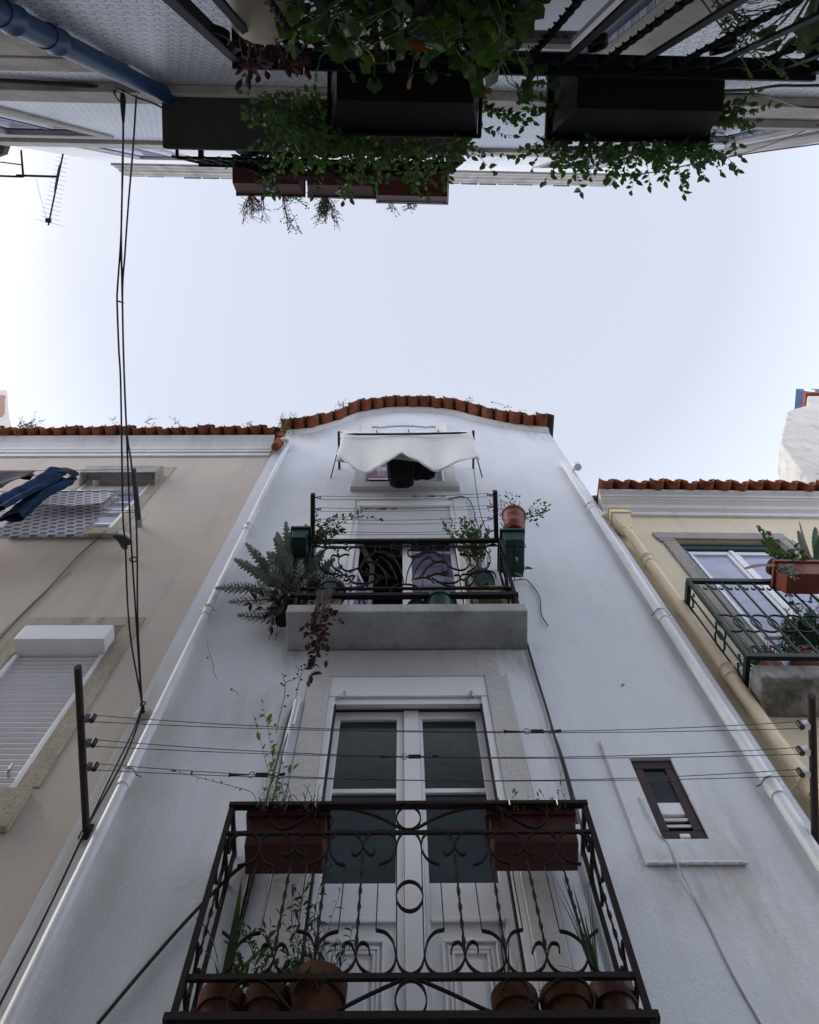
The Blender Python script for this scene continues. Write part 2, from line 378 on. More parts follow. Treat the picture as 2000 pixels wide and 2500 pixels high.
def quilt():
    m, t, b = mk('quilted_white_cotton'); co = coords(t, 'UV', (34, 20, 1)); s = nd(t, 'ShaderNodeSeparateXYZ'); t.links.new(co, s.inputs[0])
    tri = mth(t, 'PINGPONG', s.outputs[0], 1.5); w = mth(t, 'SINE', mth(t, 'MULTIPLY', mth(t, 'ADD', s.outputs[1], mth(t, 'MULTIPLY', tri, .45)), 6.283))
    t.links.new(mix(t, ramp(t, w, [(.0, 0.), (.6, 1.)]), (.73,.73,.71), (.81,.81,.79)), b.inputs['Base Color'])
    b.inputs['Roughness'].default_value = .9; bump(t, b, w, .4, .008); return m
QUILT = quilt()
def hounds():
    m, t, b = mk('houndstooth_weave'); co = coords(t, 'UV', (25, 25, 1)); s = nd(t, 'ShaderNodeSeparateXYZ'); t.links.new(co, s.inputs[0])
    ii, jj = mth(t, 'FLOOR', s.outputs[0]), mth(t, 'FLOOR', s.outputs[1])
    f = mth(t, 'LESS_THAN', mth(t, 'MODULO', mth(t, 'ADD', ii, mth(t, 'MULTIPLY', jj, 2.0)), 5.0), 1.5)
    t.links.new(mix(t, f, (.60,.57,.62), (.16,.17,.21)), b.inputs['Base Color']); b.inputs['Roughness'].default_value = .95
    bump(t, b, noise(t, coords(t), 160, 3), .4, .004); return m
RUG = hounds()
DENIM = simple('blue_denim', (.026,.066,.150), .92, .25, 4, 0, .15, .6, (.006,.015,.045), 26)
GREYCL = simple('dark_grey_cloth', (.20,.19,.20), .9, .3, 5, 0, .2, .2)
BLKCL = simple('black_cloth', (.008,.008,.009), .95, .2, 5, 0, .15)
RUBBER = simple('black_rubber', (.02,.02,.022), .7, .2)
CANVAS = simple('white_canvas', (.62,.61,.62), .85, .1)
FRINGE = simple('white_fringe', (.70,.68,.68), .95, .1)
def letters(txt, size, mat_fn, name):
    cu = bpy.data.curves.new(name, 'FONT'); cu.body = txt; cu.size = size; cu.extrude = .002; cu.align_x = 'LEFT'; cu.resolution_u = 3; cu.offset = size*.012
    ob = bpy.data.objects.new(name, cu); SC.collection.objects.link(ob); dg = bpy.context.evaluated_depsgraph_get(); dg.update()
    me = ob.evaluated_get(dg).to_mesh(); mb = MB(); mb.add([mat_fn(v.co) for v in me.vertices], [tuple(p.vertices) for p in me.polygons])
    ob.evaluated_get(dg).to_mesh_clear(); bpy.data.objects.remove(ob); bpy.data.curves.remove(cu); return mb
# ================================================================ setting: street
g = B((-60, -60, -.3), (60, 60, 0)); st = part('street', g, COBBLE, fr=W0, base=(0,0,0), kind='structure')

def wall_grid(mb, xs, zs, holes, y0, y1):
    xs, zs = sorted(set(xs)), sorted(set(zs)); ids = {}
    def v(x, y, z):
        k = (round(x,4), round(y,4), round(z,4))
        if k not in ids: ids[k] = len(mb.v); mb.v.append(V((x,y,z)))
        return ids[k]
    def solid(i, j):
        if i < 0 or j < 0 or i >= len(xs)-1 or j >= len(zs)-1: return False
        cx, cz = (xs[i]+xs[i+1])/2, (zs[j]+zs[j+1])/2
        return not any(h[0] < cx < h[1] and h[2] < cz < h[3] for h in holes)
    for i in range(len(xs)-1):
        for j in range(len(zs)-1):
            if not solid(i, j): continue
            a, b, c, d = xs[i], xs[i+1], zs[j], zs[j+1]
            mb.f += [(v(a,y0,c), v(b,y0,c), v(b,y0,d), v(a,y0,d)), (v(a,y1,c), v(a,y1,d), v(b,y1,d), v(b,y1,c))]
            if not solid(i-1, j): mb.f.append((v(a,y0,c), v(a,y0,d), v(a,y1,d), v(a,y1,c)))
            if not solid(i+1, j): mb.f.append((v(b,y0,c), v(b,y1,c), v(b,y1,d), v(b,y0,d)))
            if not solid(i, j-1): mb.f.append((v(a,y0,c), v(a,y1,c), v(b,y1,c), v(b,y0,c)))
            if not solid(i, j+1): mb.f.append((v(a,y0,d), v(b,y0,d), v(b,y1,d), v(a,y1,d)))
    return mb
def shell(mb, x0, x1, ztop, sg, y0=.3, dep=6.0):
    """side and rear walls behind the facade; sg is the sign of 'into the building'"""
    mb.box((x0, sg*y0, 0), (x0+.2, sg*dep, ztop)); mb.box((x1-.2, sg*y0, 0), (x1, sg*dep, ztop)); mb.box((x0+.2, sg*(dep-.2), 0), (x1-.2, sg*dep, ztop)); return mb
def hole_from(fr, l, r, t, b, yy=0):
    """opening from photo pixels: l, r = (x, y) of a point on the left / right edge, t and b = top and bottom y"""
    xl, xr = fr.pt(l[0], l[1], yy).x, fr.pt(r[0], r[1], yy).x
    return (xl, xr, fr.pt((l[0]+r[0])/2, b, yy).z, fr.pt((l[0]+r[0])/2, t, yy).z)
def eave(x0, x1, zf, per, wall_y, sg, over, rise=.10, jit=.02, seed=1):
    """rows of barrel tiles over an eave, seen from below: channel tiles with cover tiles between them"""
    rr = random.Random(seed); n = max(1, round((x1-x0)/per)); per = (x1-x0)/n; low, cov = MB(), MB()
    for i in range(n):
        xc = x0+(i+.5)*per; zb = zf(xc); sl = (zf(xc+.05)-zf(xc-.05))/.1; r = per*.43; o = over+rr.uniform(-jit, jit); dz = rr.uniform(-.018, .018)
        for (mb, xm, rad, s, lift, oo) in ((low, xc, r, -1, r*.75+.02, o), (cov, xc+per/2, r*.95, 1, r*.45+.035, o-.035)):
            k = 8; vs = []
            for yy, zz in ((wall_y+sg*.25, rise*.9), (wall_y-sg*oo, 0)):
                for rd in (rad, rad-.018):
                    for j in range(k+1):
                        a = math.pi*j/k; hx = math.cos(a)*rd
                        vs.append((xm+hx, yy, zb+lift+dz+sl*(xm-xc+hx)+s*math.sin(a)*rd*(1.02 if s < 0 else .8)+zz))
            q = k+1; fs = []
            for j in range(k):
                fs += [(j, j+1, 2*q+j+1, 2*q+j), (q+j, 3*q+j, 3*q+j+1, q+j+1), (2*q+j, 2*q+j+1, 3*q+j+1, 3*q+j), (j, q+j, q+j+1, j+1)]
            fs += [(0, 2*q, 3*q, q), (k, q+k, 3*q+k, 2*q+k)]
            mb.add(vs, fs)
    return low, cov

# ================================================================ white house
xl, xr = M.pt(0, 2359).x, M.pt(1975, 2001).x
wh = thing('white_house', 'tall white stuccoed house in the middle with a curved gable and two balconies', 'house', M, ((xl+xr)/2, 0, 0))
crv = [(655,1060),(700,1060),(750,1056),(802,1043),(837,1031),(867,1018),(911,1009),(954,1003),(998,1002),(1041,1003),(1085,1006.5),(1120,1013),(1150,1022),(1193,1032.6),(1237,1042),(1280,1048),(1324,1051),(1364,1053)]
crv = [M.pt(a, b) for a, b in crv]; crv[0].x = xl-.02; crv[-1].x = xr
def ztop(x):
    if x <= crv[0].x: return crv[0].z
    for a, b in zip(crv, crv[1:]):
        if a.x <= x <= b.x: t = (x-a.x)/(b.x-a.x); return a.z+(b.z-a.z)*t
    return crv[-1].z
zs_ = min(c.z for c in crv)-.02
hL = hole_from(M, (804,1690), (1189,1690), 1655, 2700); hL = (hL[0], hL[1], 3.97, hL[3])
hU = hole_from(M, (870,1224), (1106,1224), 1223, 1500); hU = (hU[0], hU[1], 7.02, hU[3])
zsb = M.pt(990,1200).z; ysl = M.ptz(990,1187,zsb).y; hA = hole_from(M, (891,1178), (1085,1178), 1046, 1176); zhood = hA[3]; hA = (hA[0], hA[1], M.pt(990,1174,ysl).z, min(hA[3], zs_-.03))
hS = (M.pt(1578,1958).x, M.pt(1686,1958).x, M.pt(1680,2056).z, M.pt(1590,1858).z)
mb = MB(); holes = [hL, hU, hA, hS]
wall_grid(mb, [xl, xr]+[h[k] for h in holes for k in (0,1)], [0, zs_]+[h[k] for h in holes for k in (2,3)], holes, 0, .3)
N = 44
for i in range(N):
    a, b = xl+(xr-xl)*i/N, xl+(xr-xl)*(i+1)/N
    mb.hexa([(a,0,zs_),(b,0,zs_),(b,.3,zs_),(a,.3,zs_),(a,0,ztop(a)),(b,0,ztop(b)),(b,.3,ztop(b)),(a,.3,ztop(a))])
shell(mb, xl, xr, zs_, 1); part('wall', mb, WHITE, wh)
lo, cv = eave(xl-.06, xr+.02, ztop, .245, 0, 1, .30, .09, .025, 3)
part('eave_tiles', lo, TERRA, wh, smooth=True); part('cover_tiles', cv, TERRAD, wh, smooth=True)
mb = MB(); mb.grid(lambda u, v: (xl+(xr-xl)*u, .02+6.1*v, ztop(xl+(xr-xl)*u)+.16+v*1.5), 30, 4); part('roof', mb, TERRAD, wh, solid=.06)
mb = MB()
for a, b in zip(crv[1:], crv[2:]):          # plastered fillet under the tiles
    mb.hexa([(a.x,-.05,a.z-.035),(b.x,-.05,b.z-.035),(b.x,-.003,b.z-.10),(a.x,-.003,a.z-.10),(a.x,-.07,a.z+.04),(b.x,-.07,b.z+.04),(b.x,-.003,b.z+.04),(a.x,-.003,a.z+.04)])
part('eave_fillet', mb, WHITE2, wh)
# ridge end tiles where the left roof meets the gable
mb = MB(); p = M.pt(686,1072,-.11)
for k, (dz, r) in enumerate(((0,.085),(-.19,.078),(-.30,.072))):
    mb.tube([p+V((0,-.02*k,dz)), p+V((0,-.02*k,dz-.16))], r, 14)
mb.tube(smooth_path([p+V((-.25,.05,.10)), p+V((-.08,-.02,.12)), p+V((0,-.03,.02)), p+V((0,-.03,-.1))]), .08, 14)
part('ridge_end_tiles', mb, TERRA, wh, smooth=True)
# balcony slabs
def slab(fr, parent, xa, xb, yo, zb0, zb1, zt, mat, bev=.012, name='balcony_slab'):
    s = -1 if yo < 0 else 1
    mb = MB().hexa([(xa,0,zb1),(xb,0,zb1),(xb,yo,zb0),(xa,yo,zb0),(xa,0,zt),(xb,0,zt),(xb,yo,zt),(xa,yo,zt)]); return part(name, mb, mat, parent, bev=bev)
SY = -.38
p0, p1 = M.pt(698,1495,SY), M.pt(1289,1491,SY); zt_ = M.pt(990,1474,SY).z
slab(M, wh, p0.x, p1.x, SY, p0.z, M.pt(990,1588,0).z, zt_, SLABM)
zf0 = 3.97
slab(M, wh, M.pt(418,2490,SY).x-.05, M.pt(1598,2488,SY).x+.05, SY-.03, zf0-.11, zf0-.13, zf0, SLABM)
# raised stucco surrounds
def ring(mb, x0, x1, z0, z1, w, y0, y1, sides='LRTB', wt=None):
    wt = wt or w
    if 'T' in sides: mb.box((x0-w, y0, z1), (x1+w, y1, z1+wt))
    if 'B' in sides: mb.box((x0-w, y0, z0-wt), (x1+w, y1, z0))
    if 'L' in sides: mb.box((x0-w, y0, z0), (x0, y1, z1))
    if 'R' in sides: mb.box((x1, y0, z0), (x1+w, y1, z1))
    return mb
zbk = M.pt(990,1588,0).z
mb = MB(); wS = M.pt(1236,1655).x-hL[1]
ring(mb, hL[0], hL[1], zf0, hL[3], wS, -.022, -.001, 'LR'); mb.box((hL[0]-wS*.8, -.018, hL[3]+.001), (hL[1]+wS*.8, -.001, zbk-.02)); part('lower_door_surround', mb, ROUGHW, wh, bev=.008)
mb = MB(); mb.box((hL[1]+wS+.002, -.012, zf0), (hL[1]+wS+.17, -.001, zbk-.3)); mb.box((hL[0]-wS-.17, -.012, zf0), (hL[0]-wS-.002, -.001, zbk-.3)); parts('plaster_band', mb, WHITE, wh, bev=.01)
mb = MB(); ring(mb, hU[0], hU[1], zt_, hU[3], .16, -.02, -.001, 'LRT', .12); part('upper_door_surround', mb, WHITE2, wh, bev=.008)
# attic window: sill, jambs, arched hood, frame
mb = MB(); ss = M.pt(854,1190,ysl); se = M.pt(1124,1188,ysl)
mb.box((ss.x, ysl, zsb), (se.x, .12, hA[2]-.001)); mb.box((ss.x+.02, -.035, hA[2]), (hA[0]-.001, -.001, hA[2]+.75)); mb.box((hA[1]+.001, -.035, hA[2]), (se.x-.02, -.001, hA[2]+.75))
aw = part('attic_window', B((hA[0]+.001,.12,hA[2]),(hA[0]+.06,.17,hA[3])).box((hA[1]-.06,.12,hA[2]),(hA[1]-.001,.17,hA[3])).box((hA[0]+.06,.12,hA[2]),(hA[1]-.06,.17,hA[2]+.07)), DKGRN, wh)
part('stone_sill', mb, LIME if False else ROUGHW, aw, bev=.012)
mb = MB(); xa, xb = M.pt(883,1045).x, M.pt(1091,1045).x; zz = zhood
n = 12
for i in range(n):
    a, b = i/n, (i+1)/n; f = lambda t: zz+.10*(1-(2*t-1)**2)
    x0, x1 = hA[0]+.13+(hA[1]-hA[0]-.26)*a, hA[0]+.13+(hA[1]-hA[0]-.26)*b
    mb.hexa([(x0,-.03,f(a)),(x1,-.03,f(b)),(x1,-.001,f(b)),(x0,-.001,f(a)),(x0,-.03,zz+.22),(x1,-.03,zz+.22),(x1,-.001,zz+.22),(x0,-.001,zz+.22)])
mb.box((xa,-.03,zz-.5),(hA[0]-.001,-.001,zz+.22)); mb.box((hA[1]+.001,-.03,zz-.5),(xb,-.001,zz+.22)); mb.box((hA[0]-.001,-.03,zz+.05),(hA[0]+.13,-.001,zz+.22)); mb.box((hA[1]-.13,-.03,zz+.05),(hA[1]+.001,-.001,zz+.22))
part('arched_hood', mb, WHITE2, aw, bev=.006)
part('window_pane', B((hA[0]+.06,.15,hA[2]+.07),(hA[1]-.06,.155,hA[3])), GLASSD, aw)
# lower balcony door ------------------------------------------------------------
yd = .10
zt2 = M.pt(990,1702,.0).z; zg = M.pt(990,1716,.0).z; zd = M.pt(990,1738,yd).z
ld = part('balcony_door', B((hL[0]+.001,-.012,zt2),(hL[1]-.001,.12,hL[3]-.001)), PVC, wh, bev=.004)
mb = B((hL[0]+.05,.012,zg),(hL[1]-.05,.05,zt2-.004)); xj0, xj1 = hL[0]+.002, hL[1]-.002
mb.box((xj0,-.008,zf0),(xj0+.055,.07,zt2-.003)); mb.box((xj1-.055,-.008,zf0),(xj1,.07,zt2-.003)); parts('door_casing', mb, PVC, ld, bev=.003)
parts('shutter_track', B((xj0+.056,.0,zf0),(xj0+.07,.05,zg-.01)).box((xj1-.07,.0,zf0),(xj1-.056,.05,zg-.01)), MAROON, ld)
zh = (M.pt(1022,1738,yd).x, )
xA, xB = M.pt(820,1738,yd).x, M.pt(1176,1738,yd).x
cl, cr = M.pt(986,1756,yd).x, M.pt(1022,1756,yd).x
gz1, gz2 = M.pt(990,1756,yd).z, M.pt(990,2156,yd).z; zm0, zm1 = M.pt(990,1934,yd).z, M.pt(990,1923,yd).z
def leaf_door(x0, x1, g0, g1):
    f = MB(); f.box((x0,yd,gz1),(x1,yd+.05,zd)); f.box((x0,yd,zf0),(g0,yd+.05,gz1)); f.box((g1,yd,zf0),(x1,yd+.05,gz1))
    f.box((g0,yd+.006,zm0),(g1,yd+.04,zm1)); zr = gz2-.20; f.box((g0,yd,zr),(g1,yd+.05,gz2)); f.box((g0,yd+.012,zf0),(g1,yd+.045,zr-.0))
    f.box((g0,yd-.006,zr-.016),(g1,yd+.01,zr+.01))
    o = part('door_leaf', f, PVC, ld, bev=.004)
    p = MB(); q0, q1, z0, z1 = g0+.06, g1-.06, zf0+.15, zr-.10
    for k, (iw, yy) in enumerate(((0,-.006),(.03,.0),(.055,-.004))):
        ring(p, q0+iw+.014, q1-iw-.014, z0+iw+.014, z1-iw-.014, .014, yd+yy+.003, yd+.0115)
    p.box((q0+.10,yd-.002,z0+.10),(q1-.10,yd+.0115,z1-.10))
    part('raised_panel', p, PVC, ld, bev=.003)
    part('door_pane', B((g0,yd+.025,zm1),(g1,yd+.03,gz1)), GLASST, ld); part('door_pane', B((g0,yd+.025,gz2),(g1,yd+.03,zm0)), GLASST, ld)
leaf_door(xA, cl-.002, M.pt(831,1756,yd).x, M.pt(969,1756,yd).x); leaf_door(cr+.002, xB, M.pt(1023+8,1756,yd).x, M.pt(1161,1756,yd).x)
part('meeting_post', B((cl,yd-.022,zf0),(cr,yd+.03,zd-.01)), PVC, ld, bev=.005)
parts('shutter_stop', MB().tube([(xj0+.13,-.02,zt2-.03),(xj0+.13,-.02,zt2+.035)],.012,8).tube([(xj1-.13,-.02,zt2-.03),(xj1-.13,-.02,zt2+.035)],.012,8), GALV, ld, smooth=True)
# dark sheet painting the shade of the room behind the doors
part('room_shade_sheet', B((xl+.25,1.2,2.0),(xr-.25,1.25,zs_-.05)), DARKROOM, wh)
# upper balcony door ------------------------------------------------------------
zu1 = M.pt(990,1239,.02).z; zu0 = M.pt(990,1318,.05).z-.05
ud = part('shuttered_door', B((hU[0]+.002,-.01,zu1),(hU[1]-.002,.10,hU[3]-.002)), PVC, wh, bev=.004)
parts('door_casing', B((hU[0]+.002,-.004,zf0+3.1),(hU[0]+.06,.08,zu1-.002)).box((hU[1]-.06,-.004,zf0+3.1),(hU[1]-.002,.08,zu1-.002)), PVC, ud, bev=.003)
mb = MB(); nsl = 15; hs = (zu1-zu0)/nsl
for i in range(nsl):
    z = zu0+i*hs; mb.prism_yz([(.030,z+.003),(.018,z+hs*.5),(.030,z+hs-.003),(.05,z+hs-.003),(.05,z+.003)], hU[0]+.062, hU[1]-.062)
part('roller_shutter', mb, PVC, ud)
yu = .16; xc0, xc1 = M.pt(983,1400,yu).x, M.pt(1006,1400,yu).x
f = MB(); f.box((xc0,yu,zt_),(xc1,yu+.06,zu0+.3)); f.box((hU[1]-.12,yu,zt_),(hU[1]-.06,yu+.05,zu0+.3)); za = M.pt(1050,1448,yu).z; zb = M.pt(1050,1350,yu).z
f.box((xc1,yu,za-.25),(hU[1]-.12,yu+.05,za)); f.box((xc1,yu,zb),(hU[1]-.12,yu+.05,zb+.035)); part('door_leaf', f, PVC, ud, bev=.004)
part('door_pane', B((xc1,yu+.02,za),(hU[1]-.12,yu+.025,zb)).box((xc1,yu+.02,zb+.035),(hU[1]-.12,yu+.025,zu0+.3)), GLASSV, ud)
# left leaf standing open into the room
q0 = V((hU[0]+.07,.10,0)); dirv = V((.35,.75,0)).normalized(); wd_ = .48
def pl(a, z, off=0): return q0+dirv*(a*wd_)+V((dirv.y,-dirv.x,0))*off+V((0,0,z))
def qbox(mb, a0, a1, z0, z1): mb.hexa([pl(a0,z0,-.02),pl(a1,z0,-.02),pl(a1,z0,.02),pl(a0,z0,.02),pl(a0,z1,-.02),pl(a1,z1,-.02),pl(a1,z1,.02),pl(a0,z1,.02)]); return mb
f = MB(); qbox(f,0,.14,zt_,zt_+2.1); qbox(f,.86,1,zt_,zt_+2.1); qbox(f,.14,.86,zt_,zt_+.55); qbox(f,.14,.86,zt_+1.35,zt_+1.42); qbox(f,.14,.86,zt_+2.0,zt_+2.1); part('open_door_leaf', f, PVC, ud, bev=.004)
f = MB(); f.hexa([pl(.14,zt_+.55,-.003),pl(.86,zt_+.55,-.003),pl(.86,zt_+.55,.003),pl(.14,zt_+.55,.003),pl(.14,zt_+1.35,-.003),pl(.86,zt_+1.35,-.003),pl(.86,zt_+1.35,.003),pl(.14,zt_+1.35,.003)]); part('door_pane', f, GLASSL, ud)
# small brown window ------------------------------------------------------------
a, b = M.pt(1461,1812), M.pt(1830,2112); x0s, x1s = M.pt(1521,1962).x, M.pt(1745,1962).x
mb = MB(); yb = -.024; z0s, z1s = b.z, a.z
ring(mb, hS[0], hS[1], hS[2], hS[3], 0, 0, 0, '')
for (c, d, e, f_) in ((x0s, hS[0]-.001, z0s, z1s), (hS[1]+.001, x1s, z0s, z1s), (hS[0]-.001, hS[1]+.001, z0s, hS[2]-.001), (hS[0]-.001, hS[1]+.001, hS[3]+.001, z1s)): mb.box((c,yb,e),(d,-.001,f_))
sw = part('small_window', mb, WHITE, wh, label='narrow louvred window in a brown frame')
mb = MB()
mb.tube([(x0s+(x1s-x0s)*i/40, yb+.006+.002*math.sin(i*1.3), z0s+.002*math.sin(i*1.9)) for i in range(41)], .010, 8)
part('plaster_lip', mb, WHITE2, sw, smooth=True)
fw = (hS[1]-hS[0])*.235; yw = -.004; zfb, zft = M.pt(1700,2030).z, M.pt(1590,1878).z
mb = MB(); ring(mb, hS[0]+fw, hS[1]-fw, zfb, zft, fw-.001, yw, .05, 'LR'); mb.box((hS[0]+.001,yw,zft),(hS[1]-.001,.05,hS[3]-.001)); mb.box((hS[0]+.001,yw,hS[2]+.001),(hS[1]-.001,.05,zfb))
part('window_frame', mb, MAROON, sw, bev=.004)
zq1, zq2 = M.pt(1640,1965,.02).z, M.pt(1650,1993,.02).z
part('window_pane', B((hS[0]+fw,.012,zq1),(hS[1]-fw,.016,zft)), GLASST, sw)
mb = B((hS[0]+fw,.005,zq2),(hS[1]-fw,.03,zq1)); part('white_panel', mb, PVC, sw)
for zc in (M.pt(1660,2004,.02).z, M.pt(1666,2020,.02).z): part('louver', MB().hexa([(hS[0]+fw,.005,zc-.014),(hS[1]-fw,.005,zc-.014),(hS[1]-fw,.05,zc+.012),(hS[0]+fw,.05,zc+.012),(hS[0]+fw,.0,zc),(hS[1]-fw,.0,zc),(hS[1]-fw,.05,zc+.018),(hS[0]+fw,.05,zc+.018)]), PVC, sw)
part('louver_shade_sheet', B((hS[0]+fw,.06,zfb),(hS[1]-fw,.065,zq2)), DARKROOM, sw)  # dark sheet painted as the shade behind the louvers
c = M.pt(1674,2043,-.01); part('latch', B((c.x-.035,-.02,c.z-.012),(c.x+.03,-.005,c.z+.012)), PVC, sw, bev=.003)
# drain pipes of the white house --------------------------------------------------
def pipe(fr, parent, x, y, z0, z1, r, mat, collars, top=None, clip=True):
    pts = [(x,y,z0),(x,y,z1)] if not top else [(x,y,z0)]+smooth_path([(x,y,z1-.25),(x,y,z1-.06)]+top, 6)
    o = part('drainpipe', MB().tube(pts, r, 18), mat, parent, smooth=True)
    for z in collars:
        part('pipe_joint', MB().lathe((x,y,z), [(r,-.06),(r+.009,-.055),(r+.009,.03),(r+.013,.035),(r+.013,.055),(r,.06)], 18), mat, o, smooth=True)
        if clip:
            k = MB().tube([(x-r-.05,y+.02,z+.045)]+[(x+(r+.014)*math.cos(a),y-(r+.014)*math.sin(a)*(1 if fr is not O else -1),z+.045) for a in [math.pi*(1-i/12) for i in range(13)]]+[(x+r+.05,y+.02,z+.045)], .006, 6)
            part('pipe_clip', k, GALV, o, smooth=True)
    return o
xp = M.pt(261,2000,-.06).x; zp = M.pt(700,1090,-.06).z
pipe(M, wh, xp, -.06, 0, zp-.15, .040, PIPEW, [M.pt(503,1495,-.06).z, M.pt(292,1905,-.06).z, M.pt(600,1290,-.06).z], [V((xp+.03,-.10,zp+.0)), V((xp-.02,-.17,zp+.05)), V((xp-.11,-.16,zp+.02))])
xp2 = M.pt(1619,1507,-.07).x
pipe(M, wh, xp2, -.065, 0, M.pt(1400,1130,-.06).z, .046, PIPEW, [M.pt(1445,1240,-.06).z, M.pt(1619,1507,-.06).z, M.pt(1893,1930,-.06).z])
c = M.pt(1406,1133,-.12)
mb = MB().lathe((c.x,c.y,c.z-.06), [(.0,-.07),(.06,-.06),(.075,-.01),(.06,.03),(.02,.04),(0,.04)], 14); mb.tube([(c.x-.05,.0,c.z-.02),(c.x,c.y,c.z-.03)], .02, 8)
part('corner_insulator', mb, PVC, wh, smooth=True)
# cracks, filled holes and screw plugs in the render
def crack(pts, name='wall_crack', r=.0022):
    q = []
    for i, (a, b) in enumerate(pts): p = M.pt(a, b, -.0008); q.append(p)
    part(name, MB().tube(smooth_path(q, 4), r, 4), simple('crack_line', (.28,.27,.26), .95) if 'crack_line' not in bpy.data.materials else bpy.data.materials['crack_line'], wh)
crack([(505,1565),(510,1590),(520,1620),(522,1640),(530,1660)]); crack([(560,1683),(575,1687),(583,1697)]); crack([(840,1590),(905,1596),(985,1604),(1060,1597)])
mb = MB()
for a, b in ((507,1606),(1519,1674),(565,1683),(1522,1672),): q = M.pt(a, b); mb.lathe((q.x,-.0,q.z), [(.011,0),(.010,.008),(0,.011)], 8, Matrix.Rotation(math.pi/2, 3, 'X'))
parts('wall_plug', mb, GREYST, wh, smooth=True)

# ================================================================ lower railing (drawn on its own plane)
RY = -.36
def Z5(a, b): return (900+.4058*a, 1950+.4058*b)
def P5(a, b, y=RY): return M.pt(*Z5(a, b), y)
pxc = P5(247,587).x
def both(pts):
    return pts, [V((2*pxc-p.x, p.y, p.z)) for p in pts]
zr = [M.pt(997,1966,RY).z, M.pt(997,2033,RY).z, M.pt(997,2386,RY).z, M.pt(997,2488,RY).z]
xR = M.pt(1427,1964,RY).x; xLr = 2*pxc-xR
rl = part('lower_railing', MB().box((xLr-.02,RY-.022,zr[0]-.012),(xR+.02,RY+.022,zr[0]+.012)), IRON, wh, bev=.003)
part('rail_bar', MB().box((xLr,RY-.009,zr[1]-.008),(xR,RY+.009,zr[1]+.008)), IRON, rl); part('rail_bar', MB().box((xLr,RY-.011,zr[2]-.011),(xR,RY+.011,zr[2]+.011)), IRON, rl)
part('rail_bar', MB().box((xLr-.04,RY-.025,zr[3]-.014),(xR+.04,RY+.025,zr[3]+.014)), IRON, rl)
for x in (xLr, xR): part('corner_post', B((x-.015,RY-.015,zf0),(x+.015,RY+.015,zr[0]-.012)), IRON, rl)
sc = MB()
def scroll(pts, wd=.018, th=.007, y=RY):
    for q in both(smooth_path([P5(a, b, y) for a, b in pts], 5)): sc.flat(q, (0,1,0), wd, th)
for pts in ([(427,395),(360,370),(325,320),(318,280),(330,230),(370,200),(415,190),(465,205),(500,240),(515,275),(530,310),(560,338),(583,330),(587,300)],
            [(628,400),(680,380),(712,330),(718,290),(705,235),(665,200),(620,193),(570,205),(535,240),(520,275),(505,310),(475,338),(452,325),(450,298)],
            [(858,395),(790,370),(745,330),(730,290),(735,240),(775,205),(825,195),(880,212),(915,245),(930,285),(945,315),(975,335),(1000,325),(1005,305)],
            [(1057,400),(1105,380),(1135,330),(1140,290),(1130,240),(1090,205),(1045,190),(1000,200),(960,235),(938,270),(920,310),(890,335),(868,325),(866,300)],
            [(1280,395),(1200,375),(1160,330),(1145,290),(1150,235),(1190,200),(1240,195),(1300,225),(1325,260)],
            [(455,790),(400,805),(360,850),(345,900),(340,950),(350,1000),(385,1045),(440,1065),(500,1055),(550,1020),(575,975),(585,930),(600,885),(625,862),(655,880),(660,925)],
            [(682,795),(740,810),(790,850),(815,900),(825,960),(815,1010),(775,1050),(720,1065),(660,1050),(610,1010),(585,965),(575,920),(560,880),(535,865),(505,885),(497,935)],
            [(928,790),(870,805),(840,850),(828,900),(830,960),(850,1010),(890,1050),(945,1065),(1010,1050),(1055,1010),(1075,950),(1085,900),(1105,870),(1140,880),(1150,925)],
            [(1150,798),(1205,810),(1260,845),(1300,890),(1318,950),(1310,1000),(1275,1045),(1210,1065),(1150,1050),(1100,1010),(1075,960),(1060,905),(1035,870),(1005,880),(985,930)],
            [(1380,790),(1335,830),(1310,890),(1318,960),(1345,1010),(1400,1055)],
            [(318,300),(308,250),(280,208),(247,195)], [(335,960),(320,1010),(290,1045),(247,1062)],
            [(290,180),(420,110),(560,65),(650,52),(740,55),(790,75),(808,110),(800,140),(775,160)], [(790,62),(870,120),(950,165),(1010,178),(1055,150),(1075,110),(1055,72),(1010,60)],
            [(712,160),(698,130),(705,105),(728,92)], [(310,1092),(500,1175),(700,1270),(830,1318),(930,1310),(985,1260),(1060,1170),(1130,1100),(1200,1080),(1290,1100),(1345,1170),(1362,1230),(1345,1310)],
            [(812,1150),(830,1095),(880,1078),(930,1098),(965,1160),(970,1210),(950,1290)]): scroll(pts)
parts('scroll', sc, IRON, rl)
def circ(c, r, n=28): return [V((c.x+r*math.cos(2*math.pi*i/n), c.y, c.z+r*math.sin(2*math.pi*i/n))) for i in range(n)]
for (a, b, h) in ((235,116,72),(247,587,80),(247,1212,94)):
    c = P5(a, b); c.x = pxc; r = abs(P5(a+h, b).x-P5(a, b).x)
    part('iron_ring', MB().flat(circ(c, r), (0,1,0), .02, .007, True), IRON, rl)
for (q0, q1) in (((520,335),(578,905)),((735,330),(820,905)),((955,375),(1068,905)),((1160,370),(1300,865))):
    for w_ in both([P5(*q0), P5(*q1)]): part('twisted_bar', MB().twist(w_[0], w_[1], .011, 3), IRON, rl)
th_ = MB()
for (q0, q1) in (((427,395),(455,790)),((628,400),(682,795)),((858,393),(928,790)),((1057,400),(1150,798)),((318,290),(335,960))):
    for w_ in both([P5(*q0), P5(*q1)]): th_.tube(w_, .0035, 5)
parts('thin_rod', th_, IRON, rl)
